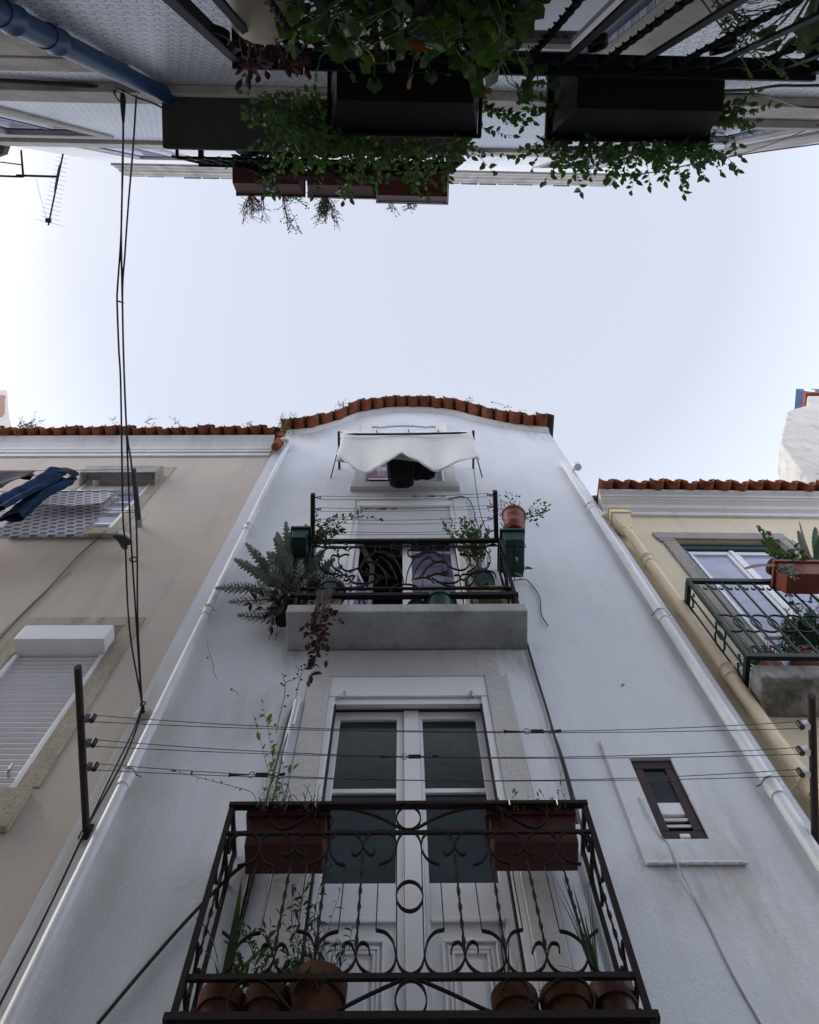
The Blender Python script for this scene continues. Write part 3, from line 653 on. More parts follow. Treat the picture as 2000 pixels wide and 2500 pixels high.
for x in (xLr, xR):        # the two return sides
    s = MB()
    s.box((x-.012,RY+.02,zr[0]-.012),(x+.012,-.001,zr[0]+.012)); 
    for z in zr[1:3]: s.box((x-.009,RY+.02,z-.009),(x+.009,-.001,z+.009))
    s.box((x-.02,RY+.025,zr[3]-.014),(x+.02,-.001,zr[3]+.014)); s.box((x-.012,-.045,zf0),(x+.012,-.02,zr[0]-.012))
    parts('side_rail', s, IRON, rl)
    part('twisted_bar', MB().twist((x,RY*.55,zr[2]), (x,RY*.55,zr[1]), .012, 4), IRON, rl)
    s = MB(); cz = (zr[2]+zr[1])/2
    for zc, sg in ((zr[2]+.10,1),(zr[1]-.10,-1)):
        for yc in (RY*.77, RY*.33): s.flat([V((x, yc+.075*math.cos(a), zc+.095*math.sin(a))) for a in [2*math.pi*i/18 for i in range(18)]], (1,0,0), .018, .007, True)
    for zc in ((zr[0]+zr[1])/2, (zr[2]+zr[3])/2): s.flat([V((x, RY*.55+.05*math.cos(a), zc+.05*math.sin(a))) for a in [2*math.pi*i/18 for i in range(18)]], (1,0,0), .018, .007, True)
    parts('scroll', s, IRON, rl)
# ================================================================ upper railing
RU = -.36
def PR(a, b): return M.pt(1020+.1739*a, 1300+.1739*b, RU)
def PL(a, b): return M.pt(720+.2087*a, 1300+.2087*b, RU)
pxu = M.pt(988,1390,RU).x
xr2 = M.pt(1218,1320,RU).x; xl2 = M.pt(762,1322,RU).x
zu = [M.pt(990,1321,RU).z, M.pt(990,1334,RU).z, M.pt(990,1437,RU).z, M.pt(990,1455,RU).z]
ru = part('upper_railing', B((xl2-.02,RU-.022,zu[0]-.022),(xr2+.02,RU+.022,zu[0]+.022)), IRON, wh, bev=.003)
part('rail_bar', B((xl2,RU-.006,zu[1]-.006),(xr2,RU+.006,zu[1]+.006)), IRON, ru); part('rail_bar', B((xl2,RU-.012,zu[2]-.010),(xr2,RU+.012,zu[2]+.010)), IRON, ru)
part('rail_bar', B((xl2-.03,RU-.025,zu[3]-.02),(xr2+.03,RU+.025,zu[3]+.02)), IRON, ru)
for x in (xl2, xr2): part('corner_post', B((x-.016,RU-.016,zt_),(x+.016,RU+.016,zu[0]-.02)), IRON, ru)
sc = MB()
def both2(pts): return pts, [V((2*pxu-p.x, p.y, p.z)) for p in pts]
for pts in ([(0,355),(90,295),(180,280),(260,290),(320,320),(345,365),(330,400),(280,415),(220,400),(190,370)], [(0,520),(30,440),(90,380),(180,345)],
            [(70,750),(75,620),(120,520),(190,445),(290,415),(370,420),(420,450),(440,500),(420,540),(370,555),(345,530),(350,500)], [(160,640),(220,590),(330,570),(410,560)],
            [(200,640),(300,700),(420,750),(560,770),(690,760),(770,710),(795,650),(770,610),(710,590),(640,590),(600,620),(620,665),(660,660),(665,630)],
            [(260,690),(380,710),(500,710),(570,680),(600,630),(570,600),(510,605)], [(620,240),(700,200),(800,190),(900,215),(970,270),(1010,330),(1020,400),(990,480),(920,540),(840,570),(740,570)],
            [(590,310),(640,300),(720,330),(745,390),(720,460),(660,520),(590,530),(510,510),(450,480),(410,430),(355,330),(360,270),(400,220),(480,200),(560,210),(605,250)],
            [(600,200),(720,210),(900,205),(980,190),(1050,165),(1110,180)], [(840,570),(800,640),(820,700),(880,755),(960,765),(985,735),(960,715),(930,735)],
            [(840,570),(950,540),(1050,555),(1090,600),(1100,640)], [(1010,800),(1150,790),(1200,830)], [(740,330),(820,310),(855,380),(830,460),(750,530),(690,560)]):
    for q in both2(smooth_path([PR(a, b) for a, b in pts], 5)): sc.flat(q, (0,1,0), .018, .009)
for pts in ([(1195,185),(1150,200),(1125,170),(1140,130),(1200,105),(1285,98)], [(1175,200),(1230,210),(1245,250),(1215,285),(1160,280),(1130,250)],
            [(870,290),(930,240),(1040,230),(1130,270),(1200,360),(1250,470),(1275,600)], [(990,290),(1080,340),(1150,440),(1200,560)],
            [(780,410),(800,360),(880,345),(970,380),(1060,460),(1110,530)], [(940,600),(990,550),(1070,530),(1170,545)],
            [(1110,710),(1130,650),(1200,615),(1285,608)], [(1000,190),(985,165),(950,170),(935,200),(970,240),(1040,235)], [(770,480),(820,505),(900,490),(1030,520)]):
    for q in both2(smooth_path([PL(a, b) for a, b in pts], 5)): sc.flat(q, (0,1,0), .018, .009)
parts('scroll', sc, IRON, ru)
for x in (xl2, xr2):
    s = B((x-.012,RU+.02,zu[0]-.016),(x+.012,-.001,zu[0]+.016)).box((x-.009,RU+.02,zu[2]-.01),(x+.009,-.001,zu[2]+.01)).box((x-.02,RU+.03,zu[3]-.02),(x+.02,-.001,zu[3]+.02)).box((x-.012,-.05,zt_),(x+.012,-.026,zu[0]-.016))
    s.box((x-.006,RU*.5-.006,zu[2]),(x+.006,RU*.5+.006,zu[0])); parts('side_rail', s, IRON, ru)
    s = MB()
    for zc, r in ((zu[2]+.12,.09),(zu[2]+.34,.07),(zu[0]-.16,.09)): s.flat([V((x, RU*.5+r*math.cos(a), zc+r*math.sin(a))) for a in [2*math.pi*i/18 for i in range(18)]], (1,0,0), .018, .008, True)
    parts('scroll', s, IRON, ru)

# ================================================================ cream house on the left
lx1 = xl-.006
ch = thing('cream_house', 'cream and pink rendered house on the left with a moulded white cornice', 'house', L, (-5, 0, 0))
yc_ = -.20; zc_top = L.pt(300,1064,yc_).z; zc_bot = L.pt(300,1117,0).z
hL1 = hole_from(L, (212,1177), (374,1177), 1162, 1296); hL1 = (L.pt(200,1185).x, L.pt(374,1177).x, L.pt(300,1299).z, L.pt(300,1150).z)
hL2 = (L.pt(20,1592).x, L.pt(258,1596).x, L.pt(100,1925).z, L.pt(150,1530).z)
hL2 = (L.pt(35,1596).x, hL2[1], hL2[2], hL2[3])
mb = MB(); wall_grid(mb, [-12, lx1]+[h[k] for h in (hL1,hL2) for k in (0,1)], [0, zc_top]+[h[k] for h in (hL1,hL2) for k in (2,3)], [hL1,hL2], 0, .3)
shell(mb, -12, lx1, zc_top, 1); part('wall', mb, CREAM, ch)
h = zc_top-zc_bot
part('cornice', MB().prism_yz([(-.001,zc_bot),(-.035,zc_bot),(-.035,zc_bot+h*.22),(-.06,zc_bot+h*.22),(-.06,zc_bot+h*.36),(-.075,zc_bot+h*.38),(-.09,zc_bot+h*.55),(-.13,zc_bot+h*.75),(-.19,zc_bot+h*.93),(-.21,zc_top),(-.001,zc_top)], -12, lx1-.01), WHITE2, ch)
lo, cv = eave(-12, lx1-.02, lambda x: zc_top, .235, -.08, 1, .275, .09, .028, 5)
part('eave_tiles', lo, TERRA, ch, smooth=True); part('cover_tiles', cv, TERRAD, ch, smooth=True)
mb = MB(); mb.grid(lambda u, v: (-12+(lx1+12)*u, -.05+6.1*v, zc_top+.15+v*1.6), 4, 4); part('roof', mb, TERRAD, ch, solid=.06)
# shuttered windows
DIRTYW = plaster('grimy_white_plastic', (.50,.49,.47), (.30,.29,.27), (.10,.09,.08), .8, .1, 60, .4, 2.0)
def roller_window(fr, parent, hl, boxz, boxd, slope, open_to, nsl, label, nbars=0, mats=(LIME,)):
    x0, x1, z0, z1 = hl; wS = .17
    s = MB(); s.box((x0-wS,-.012,z0),(x0-.001,.001-.002,z1+.13)); s.box((x1+.001,-.012,z0),(x1+wS,-.001,z1+.13)); s.box((x0-.001,-.012,z1+.001),(x1+.001,-.001,z1+.13))
    w = part('window', s, mats[0], parent, label=label, bev=.006)
    zb, zt = boxz
    if open_to > z0+.05:        # hollow hood, open underneath
        xe = x1+.07; hood = MB().prism_yz([(-boxd,zb),(-boxd,zt-slope),(-boxd+slope*.7,zt),(.06,zt+.01),(.06,zt-.01),(-boxd+slope*.75,zt-.02),(-boxd+.018,zt-slope-.01),(-boxd+.018,zb)], x0-.02, xe)
        for xx in (x0-.02, xe): hood.prism_yz([(.0-.002,zb-.06),(-boxd+.001,zb-.001),(-boxd+.001,zt-slope),(-boxd+slope*.7,zt-.001),(-.002,zt-.001)], xx-.012, xx+.012)
        part('shutter_box', hood, DIRTYW, w); part('shutter_roll', MB().tube([(x0+.02,-.06,zt-.10),(x1-.02,-.06,zt-.10)], .065, 14), DIRTYW, w, smooth=True)
    else: part('shutter_box', MB().prism_yz([(.10,zb),(-boxd,zb),(-boxd,zt-slope),(-boxd+slope*.7,zt),(.10,zt)], x0+.005, x1-.005), PVC, w, bev=.005)
    parts('side_guide', B((x0+.002,-.004,z0+.002),(x0+.05,.06,zb-.002)).box((x1-.05,-.004,z0+.002),(x1-.002,.06,zb-.002)), PVC, w, bev=.003)
    m_ = MB(); H = (zb-open_to)/nsl
    for i in range(nsl): z = open_to+i*H; m_.prism_yz([(.034,z+.002),(.020,z+H*.5),(.034,z+H-.004),(.05,z+H-.004),(.05,z+.002)], x0+.052, x1-.052)
    part('roller_shutter', m_, PVC, w)
    if open_to > z0+.05:
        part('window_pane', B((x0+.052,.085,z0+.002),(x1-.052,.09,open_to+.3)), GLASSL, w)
        f = MB()
        for k in range(nbars+1): z = z0+.0+(open_to-z0)*k/nbars; f.box((x0+.052,.055,z),(x1-.052,.084,z+.035))
        xm = (x0+x1)/2; f.box((xm-.03,.05,z0),(xm+.03,.0845,open_to)); part('window_bars', f, PVC, w)
    return w
zb1, zt1 = L.pt(300,1152,-.2).z, L.pt(300,1137,-.2).z+.07
w1 = roller_window(L, ch, hL1, (zb1, zt1), .20, .07, L.pt(300,1200,.03).z, 5, 'upper window with its shutter nearly raised', 4)
s = MB(); xa, xb = L.pt(5,1318,-.05).x, L.pt(276,1318,-.05).x; s.box((xa,-.07,hL1[2]-.16),(hL1[1]+.30,-.001,hL1[2]-.001)); part('stone_sill', s, LIME, w1, bev=.01)
zb2, zt2_ = L.pt(150,1560,-.15).z, L.pt(150,1526,-.15).z
w2 = roller_window(L, ch, (hL2[0],hL2[1],hL2[2],hL2[3]), (zb2, zt2_), .15, .004, hL2[2]+.03, 27, 'lower window with its grey roller shutter closed', 0)
s = MB(); zs0 = L.pt(60,2022,-.04).z; s.box((hL2[0]-.3,-.05,zs0),(hL2[1]+.145,-.001,hL2[2]-.03)); part('stone_sill', s, LIME, w2, bev=.012)
q = L.pt(22,1893,-.01); part('shutter_handle', MB().tube([(q.x,.01,q.z),(q.x,-.05,q.z)],.012,8).tube([(q.x,-.05,q.z),(q.x,-.055,q.z+.05)],.010,8), GALV, w2, smooth=True)

# ================================================================ yellow house on the right
yx0 = xr+.008
yh = thing('yellow_house', 'pale yellow house on the right with scalloped roof tiles and a green balcony', 'house', Y, (5, 0, 0))
zy1 = Y.pt(1700,1196,-.28).z; zy0 = Y.pt(1700,1264,0).z
hY = (Y.pt(1649,1321).x, Y.pt(1905,1325).x, 4.78+1.6-.02, Y.pt(1760,1320).z)
mb = MB(); wall_grid(mb, [yx0, 13, hY[0], hY[1]], [0, zy1, hY[2], hY[3]], [hY], 0, .3); shell(mb, yx0, 13, zy1, 1); part('wall', mb, YELLOW, yh)
h = zy1-zy0
part('cornice', MB().prism_yz([(-.001,zy0),(-.04,zy0),(-.05,zy0+h*.2),(-.08,zy0+h*.27),(-.10,zy0+h*.30),(-.10,zy0+h*.36),(-.12,zy0+h*.48),(-.17,zy0+h*.58),(-.19,zy0+h*.60),(-.19,zy0+h*.68),(-.215,zy0+h*.70),(-.225,zy0+h*.85),(-.27,zy0+h*.92),(-.28,zy1),(-.001,zy1)], yx0+.02, 13), WHITE2, yh)
lo, cv = eave(yx0+.02, 13, lambda x: zy1-.02, .235, -.12, 1, .285, .10, .022, 9)
part('eave_tiles', lo, TERRA, yh, smooth=True); part('cover_tiles', cv, TERRA, yh, smooth=True)
mb = MB(); mb.grid(lambda u, v: (yx0+(13-yx0)*u, -.08+6.1*v, zy1+.17+v*1.6), 4, 4); part('roof', mb, TERRAD, yh, solid=.06)
# downpipe with its rain hopper
c = Y.pt(1512,1268,-.13); hp = MB(); a, b2 = .12, .055
hp.hexa([(c.x-b2,c.y-b2,c.z-.30),(c.x+b2,c.y-b2,c.z-.30),(c.x+b2,c.y+b2,c.z-.30),(c.x-b2,c.y+b2,c.z-.30),(c.x-a,c.y-a,c.z-.06),(c.x+a,c.y-a,c.z-.06),(c.x+a,c.y+a,c.z-.06),(c.x-a,c.y+a,c.z-.06)])
hp.box((c.x-a-.015,c.y-a-.015,c.z-.06),(c.x+a+.015,c.y+a+.015,c.z-.03)); hp.box((c.x-a,c.y-a,c.z-.03),(c.x+a,c.y+a,c.z+.06)); hp.box((c.x-a-.015,c.y-a-.015,c.z+.06),(c.x+a+.015,c.y+a+.015,c.z+.085))
hp.tube([(c.x-.16,-.02,c.z+.19),(c.x-.10,c.y+.02,c.z+.15),(c.x-.05,c.y,c.z+.06)], .045, 12)
ho = part('rain_hopper', hp, PIPEY, yh, bev=.006)
xq = Y.pt(1755,1610,-.09).x
pp = MB().tube([(xq,-.09,0)]+smooth_path([(xq,-.09,c.z-.75),(xq,-.09,c.z-.55),(c.x+.0,c.y,c.z-.33),(c.x,c.y,c.z-.26)],6), .058, 20)
po = part('drainpipe', pp, PIPEY, yh, smooth=True)
for (a, b) in ((1578,1368),(1760,1642),(1945,1925)):
    z = Y.pt(a, b, -.09).z
    part('pipe_joint', MB().lathe((xq,-.09,z), [(.058,-.07),(.067,-.065),(.067,.02),(.072,.025),(.072,.05),(.058,.055)], 20), PIPEY, po, smooth=True)
    part('pipe_clip', MB().tube([(xq-.13,-.03,z+.03)]+[(xq+.072*math.cos(t),-.09-.072*math.sin(t),z+.03) for t in [math.pi*(1-i/12) for i in range(13)]]+[(xq+.12,-.03,z+.03)], .006, 6), PIPEY, po, smooth=True)
# balcony window
wS = hY[0]-Y.pt(1606,1310).x
s = MB(); s.box((hY[0]-wS,-.03,hY[2]),(hY[0]-.001,-.001,hY[3]-.06)); s.box((hY[0]-wS-.03,-.03,hY[3]-.06),(hY[0]-.001,-.001,hY[3])); s.box((hY[1]+.001,-.03,hY[2]),(hY[1]+wS,-.001,hY[3])); s.box((hY[0]-wS-.05,-.03,hY[3]+.001),(hY[1]+wS*.8,-.001,hY[3]+wS*.85))
yw_ = part('balcony_window', s, GREYST, yh, bev=.015)
f = MB(); ring(f, hY[0]+.09, hY[1]-.09, hY[2], hY[3]-.10, .088, .05, .11, 'LRT', .098); part('green_frame', f, DKGRN, yw_, bev=.004)
X0, X1 = hY[0]+.092, hY[1]-.092; xm = (X0+X1)/2; ztp = hY[3]-.102
for (a, b) in ((X0, xm-.01), (xm+.01, X1)):
    f = MB(); ring(f, a+.07, b-.07, hY[2]+.12, ztp-.07, .069, .085, .14, 'LRT'); f.box((a,.085,hY[2]),(b,.14,hY[2]+.12)); zz = hY[2]+.95; f.box((a+.07,.09,zz),(b-.07,.135,zz+.06)); part('window_sash', f, PVC, yw_, bev=.012)
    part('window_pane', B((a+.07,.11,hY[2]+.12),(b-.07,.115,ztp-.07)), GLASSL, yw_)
part('meeting_post', B((xm-.03,.070,hY[2]),(xm+.03,.0845,ztp)), PVC, yw_, bev=.008)
# balcony
YS = -.33; xs0 = Y.pt(1860,1656,YS).x; xs1 = xs0+2.6; zb_f = Y.pt(1900,1656,YS).z; zt_f = Y.pt(1900,1622,YS).z
slab(Y, yh, xs0, xs1, YS, zb_f, zb_f-.03, zt_f, MOLD, .02)
GY = -.36; gx0 = Y.pt(1684,1422,GY).x; gx1 = gx0+2.75; gz1_, gz0_ = Y.pt(1800,1420,GY).z, Y.pt(1900,1604,GY).z
rg = part('green_railing', B((gx0-.02,GY-.02,gz1_-.025),(gx1,GY+.02,gz1_+.025)), IRONG, yh, bev=.004)
part('rail_bar', B((gx0-.02,GY-.02,gz0_-.02),(gx1,GY+.02,gz0_+.02)), IRONG, rg)
parts('side_rail', B((gx0-.02,GY+.021,gz1_-.025),(gx0+.02,-.002,gz1_+.025)).box((gx0-.02,GY+.021,gz0_-.02),(gx0+.02,-.002,gz0_+.02)), IRONG, rg)
part('corner_post', B((gx0-.018,GY-.018,gz0_+.02),(gx0+.018,GY+.018,gz1_-.025)), IRONG, rg)
nb = 17; sp = (gx1-gx0)/nb; zc = gz0_+(gz1_-gz0_)*.40
for i in range(1, nb):
    x = gx0+i*sp; part('upright', B((x-.009,GY-.007,gz0_+.02),(x+.009,GY+.007,gz1_-.025)), IRONG, rg)
s = MB()
for i in range(nb-1):
    s.flat(circ(V((gx0+(i+.5)*sp, GY, zc)), sp*.72), (0,1,0), .016, .008, True)
for i in range(1, nb):
    x = gx0+i*sp
    for k in (-1, 1):
        for zz, dz in ((gz1_-.03,-1),(gz0_+.025,1)):
            s.flat(smooth_path([V((x+k*.004,GY,zz+dz*.01)),V((x+k*.012,GY,zz+dz*.055)),V((x+k*.035,GY,zz+dz*.10)),V((x+k*.058,GY,zz+dz*.10)),V((x+k*.062,GY,zz+dz*.075))],4), (0,1,0), .016, .008)
for k in (-1,1):
    s.flat(circ(V((gx0,0,0)), .001), (0,1,0), .001, .001, True)
parts('scroll', s, IRONG, rg)
s = MB()
for yy in (GY*.66, GY*.33):
    s.box((gx0-.006,yy-.008,gz0_+.02),(gx0+.006,yy+.008,gz1_-.025))
for j, yy in enumerate((GY*.82, GY*.5)):
    s.flat([V((gx0, yy+.085*math.cos(t), zc+(.0 if j else .0)+.085*math.sin(t))) for t in [2*math.pi*i/20 for i in range(20)]], (1,0,0), .016, .007, True)
for yy in (GY*.66, GY*.33):
    for k in (-1,1):
        for zz, dz in ((gz1_-.03,-1),(gz0_+.025,1)): s.flat(smooth_path([V((gx0,yy,zz)),V((gx0,yy+k*.012,zz+dz*.06)),V((gx0,yy+k*.04,zz+dz*.10)),V((gx0,yy+k*.06,zz+dz*.08))],4), (1,0,0), .016, .008)
parts('side_scroll', s, IRONG, rg)
# ================================================================ tiled house (the near facade overhead)
ox0, ox1 = O.pt(290,400).x, O.pt(1512,424).x
oh = thing('tiled_house', 'house clad in blue patterned wall tiles close overhead, with black balconies', 'house', O, (0, 0, 0))
zA0 = O.pt(200,199).z; dA = O.ptz(200,224,zA0).y; zA1 = O.pt(200,251,dA).z            # string course
zB0 = O.pt(200,340).z; dB = O.ptz(200,350,zB0).y; zB1 = O.pt(200,360,dB).z            # upper ledge
zK = O.pt(340,399).z; ov = .24; zT = O.pt(330,430,ov).z
if zT < zK+.35: zT = zK+.45
h1 = (O.pt(945,70).x, O.pt(1550,55).x, 3.2, O.pt(1200,150).z)                          # first floor balcony door
x_ = O.pt(236,328).x; h2 = (x_-1.15, x_, zA1+.55, O.pt(200,327).z)                    # second floor window on the left
x_ = O.pt(1950,307).x; h3 = (x_-1.1, x_, O.pt(1900,293).z+.1, O.pt(1900,293).z+1.6)
x_ = O.pt(336,386).x; h4 = (x_, x_+1.15, zB1+.35, O.pt(380,388).z)
h5 = (O.pt(1305,411).x, O.pt(1455,409).x, zB1+.35, O.pt(1380,409).z)
h6 = (-.95, .05, zA0+.25, zA0+2.5)
hh = [h1, h2, h3, h4, h5, h6]
mb = MB(); wall_grid(mb, [ox0, ox1]+[q[k] for q in (h1,h2,h3,h6) for k in (0,1)], [0, zB0]+[q[k] for q in (h1,h2,h3,h6) for k in (2,3)], [h1,h2,h3,h6], 0, -.3)
shell(mb, ox0, ox1, zT, -1); part('wall', mb, TILES, oh)
mb = MB(); wall_grid(mb, [ox0, ox1]+[q[k] for q in (h4,h5) for k in (0,1)], [zB0, zT]+[q[k] for q in (h4,h5) for k in (2,3)], [h4,h5], 0, -.3); part('attic_wall', mb, WHITE2, oh)
parts('corner_pilaster', B((ox0-.01,.001,zA1),(ox0+.45,.03,zB0)).box((ox0-.01,.001,0),(ox0+.45,.03,zA0)), OPST, oh, bev=.006); parts('corner_pilaster', B((ox1-.45,.001,zA1),(ox1+.01,.03,zB0)).box((ox1-.45,.001,0),(ox1+.01,.03,zA0)), OPST, oh, bev=.006)
part('string_course', B((ox0-.03,.001,zA0),(ox1+.03,dA,zA1)), OPST, oh, bev=.008)
part('upper_ledge', B((ox0+.3,.001,zB0),(ox1-.3,dB,zB1)), OPST, oh, bev=.006); part('upper_ledge', B((ox0+.62,.001,zB1+.05),(ox1-.62,dB*.5,zB1+.22)), WHITE2, oh, bev=.004)
hk = zT-zK
part('cornice', MB().prism_yz([(.001,zK),(.05,zK),(.06,zK+hk*.22),(.10,zK+hk*.30),(.11,zK+hk*.48),(.16,zK+hk*.56),(.18,zK+hk*.75),(.225,zK+hk*.85),(ov,zT),(.001,zT)], ox0-.05, ox1+.05), OPST, oh)
mb = MB()
rr = random.Random(4)
for i in range(26): x = ox0+(ox1-ox0)*(i+.5)/26; mb.box((x-.19,.05,zT+.001),(x+.185,ov+rr.uniform(.0,.03),zT+.045+rr.uniform(0,.02)))
part('coping', mb, MOLD, oh); part('roof', MB().hexa([(ox0,.04,zT-.02),(ox1,.04,zT-.02),(ox1,-6,zT-.02),(ox0,-6,zT-.02),(ox0,.04,zT+.03),(ox1,.04,zT+.03),(ox1,-6,zT+1.6),(ox0,-6,zT+1.6)]), TERRAD, oh)
def blue_window(hl, label, proud=.03, wS=.16, sill=True, door=False):
    x0, x1, z0, z1 = hl; s = MB(); ring(s, x0+.001, x1-.001, z0, z1-.001, wS, .001, proud, 'LRT')
    if sill: s.box((x0-wS-.03,.001,z0-.14),(x1+wS+.03,.075,z0-.001))
    w = part('balcony_door' if door else 'window', s, OPST, oh, label=label, bev=.008)
    f = MB(); ring(f, x0+.062, x1-.062, z0+.06, z1-.062, .06, -.10, -.03); f.box(((x0+x1)/2-.04,-.10,z0+.06),((x0+x1)/2+.04,-.035,z1-.062)); part('blue_frame', f, BLUE, w, bev=.004)
    f = MB()
    for (a, b) in ((x0+.063,(x0+x1)/2-.041),((x0+x1)/2+.041,x1-.063)): ring(f, a+.05, b-.05, z0+.111, z1-.113, .049, -.10, -.05)
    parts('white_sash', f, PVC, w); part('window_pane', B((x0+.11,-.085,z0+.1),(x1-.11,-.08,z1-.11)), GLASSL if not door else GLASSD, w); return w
blue_window(h1, 'blue framed balcony door behind the near railing', .03, .24, False, True); blue_window(h2, 'blue framed window beside the white cables'.replace('white', 'overhead')); blue_window(h3, 'blue framed window behind the right planter')
blue_window(h4, 'small blue framed attic window left of the red planters', .012, .10, False); blue_window(h5, 'small blue framed attic window right of the red planters', .012, .10, False); blue_window(h6, 'balcony door behind the red planters', .03, .2, False, True)
part('room_shade_sheet', B((ox0+.25,-1.3,0),(ox1-.25,-1.25,zT-.1)), DARKROOM, oh)  # dark sheet painting the shade inside the tiled house
# stone panel left of the blue pipe
xpp = O.pt(205,127,.06).x; z1_ = O.pt(60,162).z; z2_ = O.pt(60,130).z
part('stone_lintel', B((xpp-2.6,.001,z2_),(xpp-.04,.03,z1_)), OPST, oh, bev=.008); part('stone_jamb', B((xpp-2.6,.001,0),(xpp-.04,.018,z2_-.012)), OPST, oh, bev=.008)
zs1 = O.pt(410,211).z
o_ = part('drainpipe', MB().tube([(xpp,.075,0),(xpp,.075,zs1+.0)], .060, 24), BLUE, oh, smooth=True)
for (a, b) in ((110,96),(12,42)):
    z = O.pt(a, b, .07).z; part('pipe_joint', MB().lathe((xpp,.075,z), [(.060,-.09),(.067,-.085),(.067,.0),(.072,.01),(.072,.03),(.060,.035)], 24), BLUE, o_, smooth=True)
# balcony slabs and railings
sx0 = O.pt(411,230,.03).x; sy = O.ptz(413,362,zs1).y; sx1 = .52
slab(O, oh, sx0, sx1, sy, zs1, zs1, zs1+.11, plaster('dark_weathered_concrete', (.062,.060,.054), (.032,.031,.028), (.012,.012,.012), .6, .4, 40), .015)
z2r = 7.16; R2 = O.ptz(700,403,z2r).y; rx0, rx1 = sx0+.04, sx1-.03
r2 = part('upper_railing', B((rx0-.02,R2-.03,z2r-.02),(rx1+.02,R2+.03,z2r+.02)), IRONB, oh, bev=.003)
parts('rail_bar', B((rx0,R2-.012,zs1+.20),(rx1,R2+.012,zs1+.225)).box((rx0,R2-.01,z2r-.16),(rx1,R2+.01,z2r-.14)), IRONB, r2)
for i in range(20):
    x = rx0+(rx1-rx0)*i/19; part('upright', B((x-.009,R2-.009,zs1+.11),(x+.009,R2+.009,z2r-.02)), IRONB, r2)
s = MB()
for x in (rx0, rx1): s.box((x-.02,.001,z2r-.02),(x+.02,R2-.031,z2r+.02)); s.box((x-.01,.001,zs1+.2),(x+.01,R2-.013,zs1+.22))
for x in (rx0, rx1):
    for k in range(1,4): s.box((x-.008,R2*k/4-.008,zs1+.11),(x+.008,R2*k/4+.008,z2r-.02))
parts('side_rail', s, IRONB, r2)
zr1 = 4.20; ya, yb_ = O.ptz(570,112,zr1).y, O.ptz(570,166,zr1).y; R1 = (ya+yb_)/2
fx0, fx1 = O.ptz(566,163,zr1).x, O.ptz(1994,190,zr1).x
r1 = part('lower_railing', B((fx0,ya,zr1),(fx1,yb_,zr1+.03)), IRONB, oh, bev=.003)
s = MB()
for x in (fx0+.02, fx1-.02): s.box((x-.02,.001,zr1+.001),(x+.02,ya-.001,zr1+.028))
parts('side_rail', s, IRONB, r1)
part('corner_post', B((fx0,R1-.022,3.2),(fx0+.045,R1+.022,zr1-.001)), IRONB, r1, bev=.004)
part('corner_post', B((fx1-.045,R1-.022,3.2),(fx1,R1+.022,zr1-.001)), IRONB, r1, bev=.004)
nb1 = 16; s = MB()
for i in range(1, nb1):
    x = fx0+(fx1-fx0)*i/nb1
    if i % 2: part('upright', B((x-.016,R1-.006,3.2),(x+.016,R1+.006,zr1-.001)), IRONB, r1)
    else: part('twisted_bar', MB().twist((x,R1,3.2),(x,R1,zr1-.001),.017,7,60), IRONB, r1)
    xa_ = fx0+(fx1-fx0)*(i-1)/nb1; w_ = (fx1-fx0)/nb1
    s.flat(smooth_path([V((xa_+.018,R1,zr1-.004)),V((xa_+w_*.16,R1,zr1-.055)),V((xa_+w_*.5,R1,zr1-.085)),V((xa_+w_*.84,R1,zr1-.055)),V((xa_+w_-.018,R1,zr1-.004))],5), (0,1,0), .040, .009)
    if i % 3 == 1: s.flat(smooth_path([V((xa_+.02,R1,zr1-.30)),V((xa_+w_*.3,R1,zr1-.24)),V((xa_+w_*.5,R1,zr1-.32)),V((xa_+w_*.3,R1,zr1-.40)),V((xa_+.02,R1,zr1-.34))],5), (0,1,0), .030, .008)
parts('scroll', s, IRONB, r1)
slab(O, oh, fx0-.03, fx1+.03, yb_+.02, 3.08, 3.06, 3.19, SLABM)
# cables clipped along the string course
def cable(name, label, fr, pts, r=.006, mat=BLACK, sm=5, cat='cable', group=None):
    pts = [V(p) for p in pts]; return tag(part(name, MB().tube(smooth_path(pts, sm), r, 6), mat, fr=fr, base=pts[0], smooth=True), label, cat, group)
cable('wall_cable', 'bundle of black cables under the stone band left of the blue pipe', O, [(O.pt(a,b,.03)) for a, b in ((-200,188),(0,196),(60,199),(120,203),(200,208),(260,213),(300,221))], .016)
cable('wall_cable', 'thin black cable drooping from the hook behind the blue pipe', O, [O.pt(280,214,.05), O.pt(330,236,.16), O.pt(372,251,.18), O.pt(412,271,.2)], .007)
cable('wall_cable', 'upper black cable across the tiles right of the right planter', O, [O.pt(a,b,.03) for a, b in ((1180,240),(1480,232),(1780,221),(1830,219),(1900,209),(1960,209),(2100,205))], .010)
cable('wall_cable', 'lower black cable curving over the stone band right of the right planter', O, [O.pt(a,b,dA+.03) for a, b in ((1480,226),(1780,229),(1850,231),(1900,243),(1950,259),(2010,262))], .009)
cable('wall_cable', 'thin wire crossing the sky beside the right corner of the tiled house', O, [O.pt(1516,430,.2), O.pt(1620,416,.25), O.pt(1680,402,.28), O.pt(1810,378,.3), O.pt(2000,351,.35), O.pt(2100,335,.4)], .006)
cable('wall_cable', 'loose wire hanging along the right corner of the tiled house', O, [O.pt(1518,434,.2), O.pt(1600,420,.2), O.pt(1660,408,.15), O.pt(1800,377,.06), O.pt(1845,365,.05), O.pt(1900,345,.05), O.pt(2000,305,.05)], .006)

